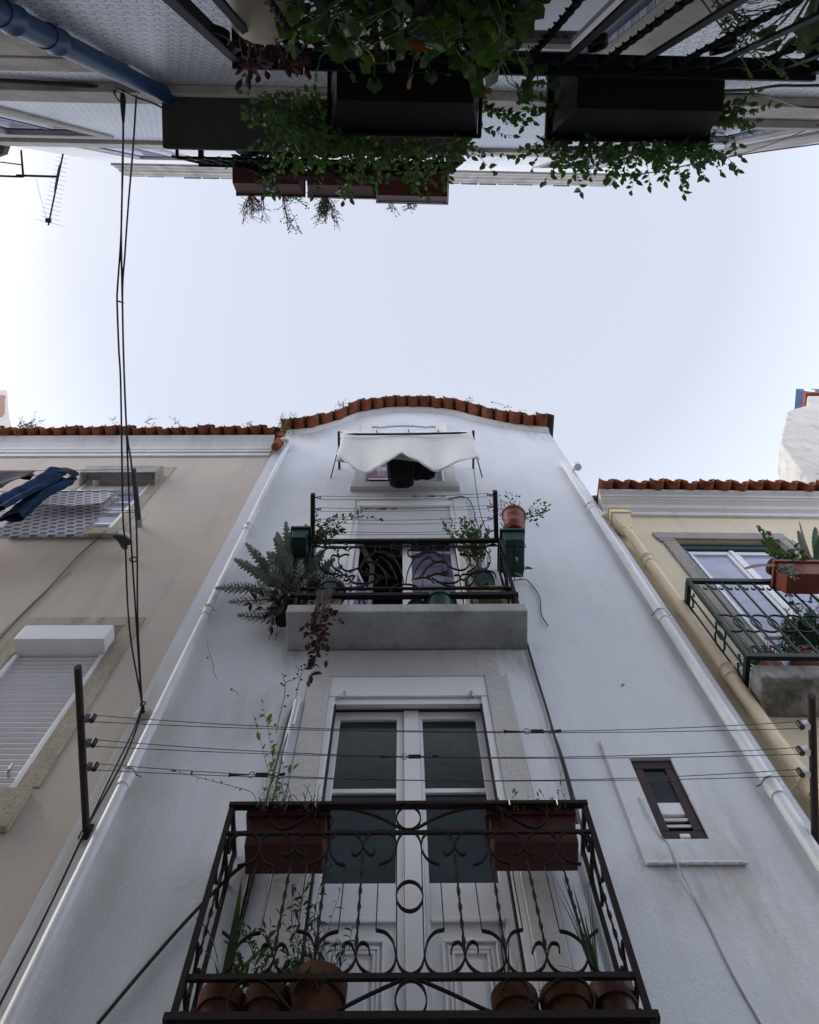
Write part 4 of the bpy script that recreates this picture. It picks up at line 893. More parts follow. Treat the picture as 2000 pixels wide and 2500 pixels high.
# neighbour beyond the left corner of the tiled house
nh = thing('neighbour_house', 'low neighbouring house with a dark ragged eave at the upper left edge', 'house', O, (ox0-3, 0, 0))
ze = O.pt(60,372,.10).z
mb = wall_grid(MB(), [ox0-8, ox0-.06], [0, ze], [], -.05, -.35); shell(mb, ox0-8, ox0-.06, ze, -1, .35); part('wall', mb, OPST, nh)
rr = random.Random(8); poly = [(ox0-8, -6), (ox0-.07, -6), (ox0-.07, .0)]
for i in range(30): t = i/29; poly.append((ox0-.12-t*6, .13+.03*math.sin(t*37)+rr.uniform(-.02,.02)+.07*math.exp(-((t-.10)/.07)**2)))
poly.append((ox0-8,.13)); part('eave', MB().prism_xy(poly, ze, ze+.12), TERRAD, nh)

# ================================================================ planters
def planter(fr, name, label, cat, x0, x1, yi, yo, zb, zt, fl, mat, group=None, rim=.018, bev=.02, soil=True, sgn=1, rm=None):
    """trough: bottom rectangle x0..x1, yi..yo at zb flaring by fl to the rim at zt"""
    t = thing(name, label, cat, fr, ((x0+x1)/2, (yi+yo)/2, zb), group)
    ya, yb = sorted((yi, yo)); fe, fb_, ff = fl if isinstance(fl, tuple) else (fl, fl, fl); fl = max(fe, .004)
    if yo < yi: ka, kb = ff/fl, fb_/fl
    else: ka, kb = fb_/fl, ff/fl
    def q(g, z):
        h = max(0, min(g, fl)); return [(x0-g,ya-g-(ka-1)*h,z),(x1+g,ya-g-(ka-1)*h,z),(x1+g,yb+g+(kb-1)*h,z),(x0-g,yb+g+(kb-1)*h,z)]
    mb = MB(); o = q(0, zb)+q(fl, zt); i_ = q(fl-.012, zt)+q(-.012, zb+.02)
    mb.add(o+i_, [(0,3,2,1)]+[(k,(k+1)%4,4+(k+1)%4,4+k) for k in range(4)]+[(4+k,4+(k+1)%4,8+(k+1)%4,8+k) for k in range(4)]+[(8+k,8+(k+1)%4,12+(k+1)%4,12+k) for k in range(4)]+[(12,13,14,15)])
    part('trough', mb, mat, t, bev=bev)
    r = MB(); g = fl+rim
    ring_o, ring_i = q(g, 0), q(fl+.001, 0)
    vs = [(a,b,zt-.028) for a,b,_ in ring_o]+[(a,b,zt+.006) for a,b,_ in ring_o]+[(a,b,zt-.028) for a,b,_ in ring_i]+[(a,b,zt+.006) for a,b,_ in ring_i]
    r.add(vs, [(k,(k+1)%4,4+(k+1)%4,4+k) for k in range(4)]+[(4+k,4+(k+1)%4,12+(k+1)%4,12+k) for k in range(4)]+[(12+k,12+(k+1)%4,8+(k+1)%4,8+k) for k in range(4)]+[(8+k,8+(k+1)%4,(k+1)%4,k) for k in range(4)])
    part('rim', r, rm or mat, t, bev=.006)
    if soil: part('soil', MB().box((x0-fl*.6,ya-min(fl,fl*ka)*.6,zt-.05),(x1+fl*.6,yb+min(fl,fl*kb)*.6,zt-.03)), SOIL, t)
    return t
def stems_leaves(t, paths, lm, sm, leaf, wid, every, r=.003, up=(0,0,1), jit=.5, seed=0, names=('foliage','stems'), spin=True, start=.15, tipdir=True, fold=.25):
    """leaves set alternately along given stem paths"""
    rr = random.Random(seed); fo, stm = MB(), MB()
    for p in paths:
        p = [V(q) for q in p]; stm.tube(p, [r*(1-.7*i/(len(p)-1)) for i in range(len(p))], 4)
        tot = sum((b-a).length for a, b in zip(p, p[1:])); d = tot*start; side = 1
        while d < tot:
            k = d
            for a, b in zip(p, p[1:]):
                ln = (b-a).length
                if k <= ln:
                    pos = a.lerp(b, k/max(ln,1e-6)); tan = (b-a).normalized(); break
                k -= ln
            n = V((rr.uniform(-1,1), rr.uniform(-1,1), rr.uniform(-1,1))); n = n-tan*n.dot(tan)
            if n.length < .05: n = tan.orthogonal()
            n.normalize(); dr = (n*1.0+tan*rr.uniform(.1,.8)+V(up)*.25).normalized(); s = leaf*rr.uniform(.45,1.25)
            fo.leaf(pos, dr, V(up)+V((rr.uniform(-jit,jit),rr.uniform(-jit,jit),rr.uniform(-jit,jit))), s, s*wid*rr.uniform(.85,1.15), fold); d += every*rr.uniform(.6,1.4)
        if tipdir: fo.leaf(p[-1], p[-1]-p[-2], up, leaf, leaf*wid, fold)
    part(names[0], fo, lm, t); part(names[1], stm, sm, t); return fo
def wander(p, d, n, step, rr, curl=.35, grav=-.05, pull=(0,0,0)):
    p, d = V(p), V(d).normalized(); out = [p.copy()]
    for i in range(n):
        d = (d+V((rr.uniform(-curl,curl),rr.uniform(-curl,curl),rr.uniform(-curl,curl)))+V((0,0,grav))+V(pull)).normalized(); p = p+d*step; out.append(p.copy())
    return out
# two black planters hung on the near railing
zb = 4.26
bi, bo = O.ptz(990,160,zb).y, O.ptz(990,248,zb).y; bx0, bx1 = O.ptz(822,200,zb).x, O.ptz(1158,200,zb).x
bp1 = planter(O, 'hanging_planter', 'black plastic planter hooked on the near railing above centre, leafy stems spilling over its edge', 'planter', bx0, bx1, bi, bo, zb, zb+.25, (.05,.015,.10), BLKPL, 'black planters on the near railing', bev=.03)
rr = random.Random(21); paths = []
for i in range(64):
    x = rr.uniform(bx0-.03, bx1-.02); y = rr.uniform(bi+.03, bo+.05); edge = abs((x-(bx0+bx1)/2)/((bx1-bx0)/2)); sgnx = 1 if x > (bx0+bx1)/2 else -1
    d = (sgnx*edge*rr.uniform(.0,1.0)-.12, rr.uniform(.2,1.0), rr.uniform(-.15,.5)); paths.append(wander((x, bo+.11 if i % 4 else y, zb+.25), d, rr.randint(4,9), .036, rr, .33, -.06))
for i in range(26):      # the long spray to the left
    paths.append(wander((bx0-.04, rr.uniform(bi+.08,bo+.10), zb+.24), (-1, rr.uniform(-.1,.7), rr.uniform(-.35,.2)), rr.randint(6,10), .042, rr, .26, -.05))
for i in range(6): paths.append(wander((bx1+.04, rr.uniform(bi+.06,bo+.08), zb+.24), (1, rr.uniform(-.1,.7), rr.uniform(-.1,.4)), rr.randint(4,7), .04, rr, .3, -.03))
stems_leaves(bp1, paths, LEAFG, STEMG, .040, .52, .019, .0022, seed=5)
c2x0, c2x1 = O.ptz(1398,240,zb).x, O.ptz(1768,240,zb).x; b2i, b2o = O.ptz(1580,168,zb).y, O.ptz(1580,268,zb).y
bp2 = planter(O, 'hanging_planter', 'black plastic planter hooked on the near railing at the right, left end panel catching light', 'planter', c2x0+.02, c2x1, b2i, b2o, zb+.0, zb+.26, (.055,.015,.09), BLKPL, 'black planters on the near railing', bev=.012)
paths = []
for i in range(84):
    x = rr.uniform(c2x0+.02, c2x1+.06); sgnx = 1 if x > (c2x0+c2x1)/2 else -1; e = abs((x-(c2x0+c2x1)/2)/((c2x1-c2x0)/2))
    paths.append(wander((x, b2o+.09+rr.uniform(-.06,.02), zb+.26), (sgnx*e*rr.uniform(0,.9), rr.uniform(.1,.8), rr.uniform(-.1,.6)), rr.randint(4,8), .034, rr, .33, -.05))
for i in range(16): paths.append(wander((c2x1+.02, rr.uniform(b2i+.08,b2o+.02), zb+.2), (1, rr.uniform(-.3,.5), rr.uniform(-.1,.5)), rr.randint(4,8), .036, rr, .3, -.03))
for i in range(5): paths.append(wander((c2x0, rr.uniform(b2i+.08,b2o+.02), zb+.2), (-.8, rr.uniform(-.1,.6), rr.uniform(-.1,.4)), rr.randint(3,6), .036, rr, .3, -.03))
for i in range(10): paths.append(wander((rr.uniform(c2x0+.1,c2x1), b2o+.115, zb+.26), (rr.uniform(-.3,.3), .35, -.8), rr.randint(4,8), .036, rr, .2, -.1))
stems_leaves(bp2, paths, LEAFG, STEMG, .042, .52, .019, .0022, seed=6)
# three red planters on the upper railing
def red_planter(pxl, pxr, pyf, pyb, label, mat, rim, kind):
    zb = z2r-.16; yi = R2+.035; yo = O.ptz((pxl+pxr)/2, pyb, zb).y
    a, b = O.ptz(pxl, pyb, zb).x, O.ptz(pxr, pyb, zb).x
    lo_, hi_ = .02, .16                                 # flare that puts the front rim at the photographed height
    zt = zb+.24; fl = max(.02, min(.12, O.ptz((pxl+pxr)/2, pyf, zt).y-yo-.015))
    t = planter(O, 'hanging_planter', label, 'planter', a+.02, b-.02, yi, yo, zb, zt, (.02, .004, fl), mat, 'red planters on the upper railing', bev=.04 if kind else .012, rm=mat, rim=.008)
    return t, a, b, yo, fl, zb, zt
rp1 = red_planter(562,734,482,448, 'dark red planter over the sky, leftmost of the row, bare twigs under its rim', REDPD, .01, 1)
rp2 = red_planter(744,914,487,452, 'dark red planter over the sky, middle of the row, partly behind green sprigs', REDPD, .01, 1)
rp3 = red_planter(918,1098,500,478, 'square dark red planter with a light patterned lip and a pale blue label', REDPD, .01, 0)
def sticker(rp, kind):
    t, a, b, yo, fl, zb, zt = rp; xm = (a+b)/2; f = lambda u, w, off=.003: V((xm+u, yo+fl*w+off+.0, zb+(zt-zb)*w-off*.3))
    mb = MB()
    if kind == 0:
        s = .055; mb.add([f(-s,.55), f(0,.30), f(s,.55), f(0,.80)], [(0,1,2,3)]); o = part('diamond_label', mb, simple('label_grey', (.46,.42,.40), .5, .05), t)
        l = MB()
        for w_, hw in ((.48,.022),(.55,.040),(.62,.022)): l.add([f(-hw,w_-.02,.005), f(hw,w_-.02,.005), f(hw,w_+.02,.005), f(-hw,w_+.02,.005)], [(0,1,2,3)])
        part('label_print', l, simple('label_ink', (.16,.12,.12), .6), t)
    else:
        n = 16; mb.add([f(.065*math.cos(6.283*i/n)*(1+.25*math.cos(12.566*i/n)), .84+.09*math.sin(6.283*i/n), .006) for i in range(n)], [tuple(range(n))]); part('oval_label', mb, simple('label_blue', (.25,.48,.55), .4), t)
        l = MB(); m_ = 22
        for r_ in range(2):
            for i in range(m_):
                u = -(b-a)/2+.05+(b-a-.1)*(i+.5*r_)/m_; l.add([f(u,.77+r_*.085,.003), f(u+.026,.77+r_*.085,.003), f(u+.026,.84+r_*.085,.003), f(u,.84+r_*.085,.003)], [(0,1,2,3)])
        part('patterned_lip', l, simple('lip_pattern', (.36,.22,.21), .5), t)
        part('price_tag', (lambda q: (q.add([f(.05,.12), f(.11,.12), f(.11,.36), f(.05,.36)], [(0,1,2,3)]), q)[1])(MB()), simple('tag_grey', (.32,.30,.29), .5), t)
sticker(rp1, 0); sticker(rp2, 0); sticker(rp3, 1)
def twig_bush(rp, px, py, pxe, pye, n, spread, seed, lm=None, lf=.02, sub=3, le=.03):
    t, a, b, yo, fl, zb, zt = rp; rr = random.Random(seed); P0 = O.ptz(px, py, zt); P0.y = min(P0.y, yo+fl-.02); E = O.ptz(pxe, pye, zt+.45); ps = []
    for i in range(n):
        e = E+V((rr.uniform(-spread,spread), rr.uniform(-spread,spread)*.7, rr.uniform(-.1,.1))); m_ = P0.lerp(e, .5)+V((rr.uniform(-.03,.03),rr.uniform(-.03,.03),0)); p = smooth_path([P0, m_, e], 4); ps.append(p)
        for k in range(sub): j = rr.randint(3, len(p)-2); ps.append(wander(p[j], (p[j+1]-p[j])+V((rr.uniform(-.05,.05),rr.uniform(-.05,.05),0)), 3, .035, rr, .3, 0))
    fo, stm = MB(), MB()
    for p in ps:
        stm.tube(p, [.0035*(1-.6*i/(len(p)-1)) for i in range(len(p))], 4)
        if lm:
            for q in p[2:]:
                if rr.random() < .75: fo.leaf(q, (rr.uniform(-1,1),rr.uniform(-1,1),rr.uniform(-.5,1)), (0,0,1), lf*rr.uniform(.6,1.3), lf*.5)
    part('twigs', stm, STEM, t)
    if lm: part('foliage', fo, lm, t)
twig_bush(rp1, 612,470, 612,522, 34, .12, 1); twig_bush(rp1, 640,470, 645,540, 3, .05, 2); twig_bush(rp1, 690,470, 712,560, 7, .06, 3, LEAFD, .022)
twig_bush(rp2, 795,474, 800,525, 40, .12, 4, LEAFD, .018); twig_bush(rp1, 700,470, 730,500, 9, .10, 7, LEAFY, .025, 1); twig_bush(rp3, 1000,494, 1005,505, 6, .05, 5, LEAFG, .02, 2); twig_bush(rp3, 955,494, 958,503, 5, .05, 6, LEAFG, .02, 2)
# banner tied behind the red planters
bn = thing('banner', 'red and pink printed banner tied below the red planters', 'banner', O, (-.7, R2+.04, z2r-.3))
by = R2+.036
def bpt(u, v): 
    x = -1.32+1.55*u; b = .10*math.sin(u*math.pi)
    return V((x, by+.02+(1-v)*.10*math.sin(u*math.pi)+.03*math.sin(u*9)*(1-v), z2r-.36+v*.24-b*.3))
def banner_mat():
    m, t, b = mk('banner_print'); co = coords(t, 'UV', (3,1,1)); w = noise(t, co, 1.6, 2, .5, 1.5)
    t.links.new(ramp(t, w, [(.30,(.34,.02,.03)),(.44,(.40,.03,.04)),(.5,(.55,.36,.38)),(.62,(.50,.30,.33)),(.68,(.42,.20,.10)),(.75,(.36,.03,.04))]), b.inputs['Base Color']); b.inputs['Roughness'].default_value = .45; return m
part('cloth', MB().grid(bpt, 24, 5), banner_mat(), bn)
def on_banner(q): u = .80+q.x*.5; v = .80-q.y*1.2; p = bpt(u, v); return p+V((0,.006,-.002))
lt = letters('REI', .20, lambda c: on_banner(V(((-.28+(.0)+(-c.x+.28)*1.0)*1.0+.0, (.16-c.y)*1.0*-1+.16, 0))) , 'banner_letters')
part('lettering', lt, simple('banner_white', (.62,.56,.58), .5, .02), bn)

# geranium and red leaved plant behind the near railing
ge = thing('geranium', 'geranium with round yellow-green and withered leaves hanging through the near railing', 'plant', O, (.2, .2, 3.2))
rr = random.Random(31); gl, gd, gw, gs = MB(), MB(), MB(), MB()
part('pot', MB().lathe((.2,.13,3.2), [(0,0),(.07,0),(.09,.16),(.10,.16),(.10,.19),(.09,.19),(.085,.15),(0,.15)], 20), BLKPL, ge, smooth=True)
cx0, cx1 = O.pt(660,40,R1).x, O.pt(1330,40,R1).x
for i in range(120):
    u = rr.uniform(0,1); x = cx0+(cx1-cx0)*u; p0 = V((.2+rr.uniform(-.06,.06), .13, 3.36)); zz = rr.uniform(3.55, 4.22)
    if zz > 4.0 and u < .25 and rr.random() < .6: zz -= .4
    e = V((x, rr.uniform(R1-.14, R1+.10), zz)); mid = p0.lerp(e, .5)+V((rr.uniform(-.1,.1),rr.uniform(-.04,.04),rr.uniform(.02,.15))); p = smooth_path([p0, mid, e], 5); gs.tube(p, .003, 4)
    for k in range(4):
        q = p[-1-k*2] if len(p) > k*2+1 else p[-1]; d = V((rr.uniform(-1,1),rr.uniform(-.6,1),rr.uniform(-.8,.5))); r_ = rr.uniform(.020,.040); mbx = gw if rr.random() < .05 else (gl if rr.random() < .40 else gd)
        st_ = q+d.normalized()*.05; gs.tube([q, st_], .002, 4); mbx.round_leaf(st_, d, V((rr.uniform(-.6,.6),rr.uniform(-.3,1),rr.uniform(-.2,1))), r_)
part('foliage', gl, LEAFGE, ge); part('darker_foliage', gd, LEAFD, ge); part('withered_leaves', gw, LEAFO, ge); part('stems', gs, STEMG, ge)
sp_ = thing('trailing_sprig', 'geranium sprig with pale lobed leaves hanging between the two black planters', 'plant', O, (O.ptz(1300,120,zb).x, yb_, zr1))
s, l = MB(), MB()
for (px, py, ex, ey) in ((1290,110,1298,190),(1310,110,1335,195),(1300,120,1290,230),(1285,120,1315,215)):
    p = smooth_path([O.ptz(px,py,4.22), O.ptz((px+ex)/2+8,(py+ey)/2,4.19), O.ptz(ex,ey,4.24)],5); s.tube(p, .003, 4)
    for k in (len(p)-1, len(p)-4, len(p)-7):
        d = V((rr.uniform(-1,1),rr.uniform(-.5,1),rr.uniform(-.4,.4))); l.round_leaf(p[k], d, (rr.uniform(-.4,.4),rr.uniform(-.4,.4),1), rr.uniform(.022,.034))
part('stems', s, STEMG, sp_); part('foliage', l, LEAFD, sp_)
fs = thing('flowering_spray', 'spray of pale yellow-green buds in front of the near railing at the upper right', 'plant', O, (O.ptz(1760,20,4.1).x, R1, 3.8))
s, l = MB(), MB()
for i in range(16):
    a = O.ptz(rr.uniform(1700,1780), rr.uniform(-60,0), 3.75); e = O.ptz(rr.uniform(1720,1980), rr.uniform(60,200), rr.uniform(3.95,4.15)); e.y += .0; p = smooth_path([a, a.lerp(e,.5)+V((rr.uniform(-.04,.04),0,.03)), e],5); s.tube(p, .0022, 4)
    for q in p[4:]: 
        for _ in range(2): l.leaf(q, (rr.uniform(-1,1),rr.uniform(-1,1),rr.uniform(-1,1)), (0,0,1), rr.uniform(.012,.026), .009)
part('stems', s, STEMG, fs); part('foliage', l, LEAFY, fs)  # the foliage part here is the spray's buds
bg_ = thing('broadleaf_plant', 'plant with broad green leaves against the tiles at the upper right corner', 'plant', O, (O.pt(1930,10,.15).x, .15, 3.2))
s, l = MB(), MB(); tw = MB()
for (px, py, sz, dx) in ((1905,60,.085,-1),(1915,95,.085,-.8),(1965,60,.12,.3),(1950,40,.11,.6),(1985,25,.12,.2),(1945,85,.07,-.3),(1975,95,.06,.3),(2000,70,.1,.4)):
    p = O.pt(px, py, .24); s.tube(smooth_path([O.pt(2010,-60,.15), O.pt((px+2010)/2,(py-60)/2,.2), p],4), .004, 5); l.leaf(p, (dx,.5,.3), (0,.8,-.5), sz, sz*.6, .15)
for i in range(14): tw.tube(wander(O.pt(1960,5,.18), (-1,rr.uniform(-.2,.5),rr.uniform(-.2,.9)), 5, .05, rr, .4, 0), .002, 4)
part('stems', s, STEMG, bg_); part('foliage', l, LEAFD, bg_); part('dry_twigs', tw, STEM, bg_)
rl_ = thing('red_leaved_plant', 'cream bowl with dark red leaved plant behind the near railing at its left end', 'potted plant', O, (O.pt(640,5,.16).x, .16, 3.5))
c = O.pt(640,0,.17); part('bowl', MB().lathe((c.x,c.y,c.z-.02), [(0,-.10),(.07,-.095),(.12,-.05),(.14,.02),(.145,.05),(.13,.05),(.12,.0),(0,0)], 24), CREAMPOT, rl_, smooth=True)
ps = [wander((c.x+rr.uniform(-.1,.1), c.y+rr.uniform(.0,.12), c.z+.05), (rr.uniform(-.35,1.0), rr.uniform(.1,.8), rr.uniform(.0,.6)), rr.randint(3,6), .038, rr, .3, -.04) for _ in range(34)]
stems_leaves(rl_, ps, LEAFR, STEM, .055, .4, .035, .003, seed=9)

# shrubs added to darken the gap behind the tiled house's upper railing
for x_, lb in ((-1.25,'dark shrub behind the upper black railing, left of the red planters\' middle'),(-.55,'added dark shrub darkening the gap behind the upper black railing over the banner'),(.15,'added dark shrub darkening the gap behind the upper black railing near its right end')):
    zt0 = zs1+.11; t = thing('shrub', lb, 'plant', O, (x_, R2-.16, zt0), 'added shrubs on the upper balcony of the tiled house'); rr = random.Random(int(x_*100)+900)
    part('pot', MB().lathe((x_,R2-.16,zt0+.001), [(0,0),(.09,0),(.12,.22),(.13,.22),(.13,.26),(.12,.26),(.11,.2),(0,.2)], 20), BLKPL, t, smooth=True)
    ps = [wander((x_+rr.uniform(-.08,.08), R2-.16, zt0+.22), (rr.uniform(-1.0 if x_ > -1 else -.3,1.0), rr.uniform(-.15,.25), rr.uniform(.1,1)), rr.randint(6,10), .055, rr, .35, -.02) for _ in range(44)]
    stems_leaves(t, ps, LEAFD, STEM, .075, .5, .034, .004, seed=3, start=.2)
# ================================================================ pots and boxes of the lower balcony
def pot(fr, label, x, y, z, r, h, mat, group=None, name='potted_plant', cat='potted plant', tilt=None):
    t = thing(name, label, cat, fr, (x, y, z), group); mt = tilt or Matrix.Identity(3)
    part('pot', MB().lathe((x,y,z), [(0,0),(r*.70,0),(r*.88,h*.74),(r,h*.74),(r*1.03,h),(r*.92,h),(r*.86,h*.8),(0,h*.8)], 26, mt), mat, t, smooth=True); return t
def blades(t, c, n, ln, wd, seed, mat, spread=.5, name='foliage', bend=.6):
    rr = random.Random(seed); mb = MB()
    for i in range(n):
        a = rr.uniform(0, 6.28); d = V((math.cos(a)*spread*rr.uniform(.2,1), math.sin(a)*spread*rr.uniform(.2,1), 1)).normalized(); L_ = ln*rr.uniform(.6,1.1); side = d.cross(V((math.cos(a),math.sin(a),.2))).normalized(); k = 7; vs = []
        for j in range(k+1):
            u = j/k; q = V(c)+d*L_*u+V((math.cos(a),math.sin(a),0))*bend*L_*u*u*.5-V((0,0,bend*L_*u**3*.35)); w_ = wd*(1-u**2)*(.6+.4*min(1,u*4)); vs += [q-side*w_/2, q+side*w_/2]
        mb.add(vs, [(2*j,2*j+1,2*j+3,2*j+2) for j in range(k)])
    part(name, mb, mat, t)
zf = zf0

def spot(px, py): q = M.pt(px, py, -.205); return q.x, -.205
x, y = spot(543, 2440); t1 = pot(M, 'clay pot at the far left of the lower balcony with broad iris-like blades', x, y, zf, .115, .25, POT, 'clay pots on the lower balcony floor'); blades(t1, (x,y,zf+.2), 9, .55, .055, 1, LEAFD, .35)
x, y = spot(654, 2436); t2 = pot(M, 'clay pot with ferny green leaves, second from the left on the lower balcony', x, y, zf, .115, .25, POT, 'clay pots on the lower balcony floor')
rr = random.Random(3); stems_leaves(t2, [wander((x+rr.uniform(-.05,.05),y,zf+.2), (rr.uniform(-1,1),rr.uniform(-.6,.4),1.1), 7, .045, rr, .3, -.06) for _ in range(22)], LEAFD, STEMG, .05, .35, .02, .003, seed=2)
x, y = spot(778, 2410); t3 = pot(M, 'large dark clay pot in front of the left door leaf with wiry twining stems', x, y-.02, zf, .145, .29, POT, 'clay pots on the lower balcony floor')
rr = random.Random(5); ps = []
for i in range(16):
    a = V((x+rr.uniform(-.06,.06), y, zf+.25)); e = M.pt(rr.uniform(690,870), rr.uniform(2130,2330), -.2); ps.append(smooth_path([a, a.lerp(e,.5)+V((rr.uniform(-.08,.08),rr.uniform(-.05,.05),.05)), e, e+V((rr.uniform(-.08,.08),0,rr.uniform(-.12,.1)))], 5))
stems_leaves(t3, ps, LEAFD, STEM, .05, .28, .045, .0025, seed=4)
x, y = spot(1255, 2432); t4 = pot(M, 'clay pot in front of the right door leaf with a few thin grassy blades', x, y, zf, .115, .25, POT, 'clay pots on the lower balcony floor'); blades(t4, (x-.03,y,zf+.2), 6, .38, .010, 6, LEAFD, .4, bend=.3)
x, y = spot(1378, 2430); t5 = pot(M, 'dark clay pot with low green growth, second from the right on the lower balcony', x, y, zf, .125, .25, POT, 'clay pots on the lower balcony floor'); blades(t5, (x,y,zf+.2), 22, .16, .03, 7, LEAFD, 1.0)
x, y = spot(1490, 2420); t6 = pot(M, 'reddish plastic pot in the right corner of the lower balcony with long reedy leaves', x, y, zf, .115, .27, REDPL, 'clay pots on the lower balcony floor'); blades(t6, (x-.05,y,zf+.2), 9, .75, .020, 8, LEAFD, .13, bend=.25); blades(t6, (x-.03,y,zf+.25), 3, .3, .006, 9, simple('straw', (.30,.26,.10), .8), .9, 'dry_grass', 1.6)
# two flower boxes hung behind the top rail
def fbox(pl, pr, pyf, pyb, label):
    yo = RY+.035; zb = M.pt((pl+pr)/2, pyf, yo).z; yi = M.ptz((pl+pr)/2, pyb, zb).y; a, b = M.pt(pl, pyf, yo).x, M.pt(pr, pyf, yo).x
    return planter(M, 'flower_box', label, 'flower box', a+.01, b-.01, yi, yo+.012, zb, zb+.19, .012, REDPL, 'flower boxes behind the lower railing', bev=.012), a, b, yo, zb
fb1, a, b, yo, zb = fbox(592, 791, 2060, 2135, 'red-brown flower box at the left of the lower railing with a tall weed')
rr = random.Random(12)
ps = []
for (px, py, ex, ey, k) in ((676,1960,625,1765,1),(676,1950,642,1720,1),(680,1960,690,1850,3),(676,1960,715,1880,2),(670,1970,660,1880,2)):
    s0 = M.pt(px,py,yo-.02); e = M.pt(ex,ey,yo-.05); ps.append(smooth_path([V((s0.x,yo-.06,zb+.17)), s0, s0.lerp(e,.55)+V((rr.uniform(-.04,.04),0,0)), e],5))
stems_leaves(fb1, ps, LEAFY, STEMG, .055, .45, .06, .003, seed=3)
v_ = smooth_path([V((M.pt(632,2000,yo-.03).x,yo-.03,zb+.19)), M.pt(628,1965,yo-.05), M.pt(615,1935,yo-.08), M.pt(560,1918,yo-.2), M.pt(510,1905,yo-.3), M.pt(450,1888,yo-.4), M.pt(432,1884,yo-.42)],6)
stems_leaves(fb1, [v_], LEAFD, STEM, .038, .45, .045, .003, seed=8, names=('vine_leaves','vine'), start=.3)
q = MB()
for i in range(40):
    c = V((rr.uniform(a+.04,b-.04), yo-.06+rr.uniform(-.05,.03), zb+.15)); q.tube(wander(c, (rr.uniform(-.5,.5),rr.uniform(-.4,.4),1), 4, .03, rr, .4, 0), .002, 4)
part('dry_stalks', q, STEM, fb1)
fb2, a, b, yo, zb = fbox(1203, 1418, 2057, 2128, 'red-brown flower box at the right of the lower railing with a few seedlings')
ps = [smooth_path([V((M.pt(1378,1985,yo).x,yo-.05,zb+.17)), M.pt(1380,1950,yo-.05), M.pt(1371,1930,yo-.05), M.pt(1370,1892,yo-.05)],5)]
for i in range(12): ps.append(wander((rr.uniform(a+.05,b-.05), yo-.04, zb+.16), (rr.uniform(-.4,.4),0,1), 3, .03, rr, .3, 0))
stems_leaves(fb2, ps, LEAFY, STEMG, .03, .4, .05, .0022, seed=4)
for fb in (fb1, fb2):
    q = MB(); bb = BASE[fb]
    for dx in (-.13, .17): q.tube(smooth_path([V((bb.x+dx,yo+.0,zb+.19)), V((bb.x+dx,RY+.01,zr[0]+.016)), V((bb.x+dx,RY-.03,zr[0]+.012)), V((bb.x+dx,RY-.03,zr[0]-.03))],4), .0035, 5)
    parts('hook', q, GALV, fb)
part('tag', B((BASE[fb2].x-.085,yo+.0135,zb+.03),(BASE[fb2].x-.045,yo+.0155,zb+.07)), GALV, fb2)

# ================================================================ plants of the upper balcony
zfu = zt_+.002
def side_planter(px0, px1, py0, py1, zb, label):
    yo, yi = M.ptz((px0+px1)/2, py0, zb).y, M.ptz((px0+px1)/2, py1, zb).y; a, b = M.ptz(px0, (py0+py1)/2, zb).x, M.ptz(px1, (py0+py1)/2, zb).x
    return planter(M, 'planter_box', label, 'planter', a, b, yi, yo, zb, zb+.17, .02, GRNPL, 'green boxes on the sides of the upper balcony', bev=.012), a, b, yo, yi
zgb = 7.86
gp1, a, b, yo, yi = side_planter(713, 747, 1312, 1362, zgb, 'dark green planter box at the left end of the upper railing, yellow leaves on top')
rr = random.Random(17); stems_leaves(gp1, [wander((rr.uniform(a,b),yo+.05,zgb+.15),(rr.uniform(-.3,.3),-.2,1),3,.03,rr,.3,0) for _ in range(4)], leafmat('yellow_leaf',(.32,.22,.02),(.38,.28,.04),.3), STEM, .06, .5, .03, .003, seed=2)
vn = [wander((b,yo+.1,zgb+.12), (1,-.1,rr.uniform(-.1,.6)), rr.randint(5,9), .05, rr, .35, -.02) for _ in range(22)]
stems_leaves(gp1, vn, LEAFD, STEM, .05, .5, .04, .003, seed=3, names=('vine_leaves','vine'))
gp2, a, b, yo, yi = side_planter(1234, 1279, 1318, 1410, zgb-.02, 'dark green planter box at the right end of the upper railing under the red pot')
q = MB(); q.tube(smooth_path([M.ptz(1258,1398,zgb-.025), M.ptz(1274,1408,zgb-.03), M.ptz(1262,1416,zgb-.03), M.ptz(1250,1418,zgb-.03)],5), .003, 5); q.add([M.ptz(1257,1358,zgb-.024), M.ptz(1266,1362,zgb-.024), M.ptz(1262,1372,zgb-.024)], [(0,1,2)]); part('string', q, GALV, gp2)
q = MB(); q.leaf(M.ptz(1280,1387,zgb), (1,.1,.1), (0,0,1), .10, .035); part('stray_leaf', q, LEAFY, gp2)
wr = MB(); 
for yy in (yo+.08, yi-.1): wr.tube([(a-.03,yy,zgb+.2),(a-.03,yy,zgb-.03),(b+.02,yy,zgb-.03),(b+.02,yy,zgb+.2)], .005, 5)
wr.tube([((a+b)/2,yo-.03,zgb-.03),((a+b)/2,yi+.02,zgb-.03)], .005, 5); part('wire_cradle', wr, BLACK, gp2)
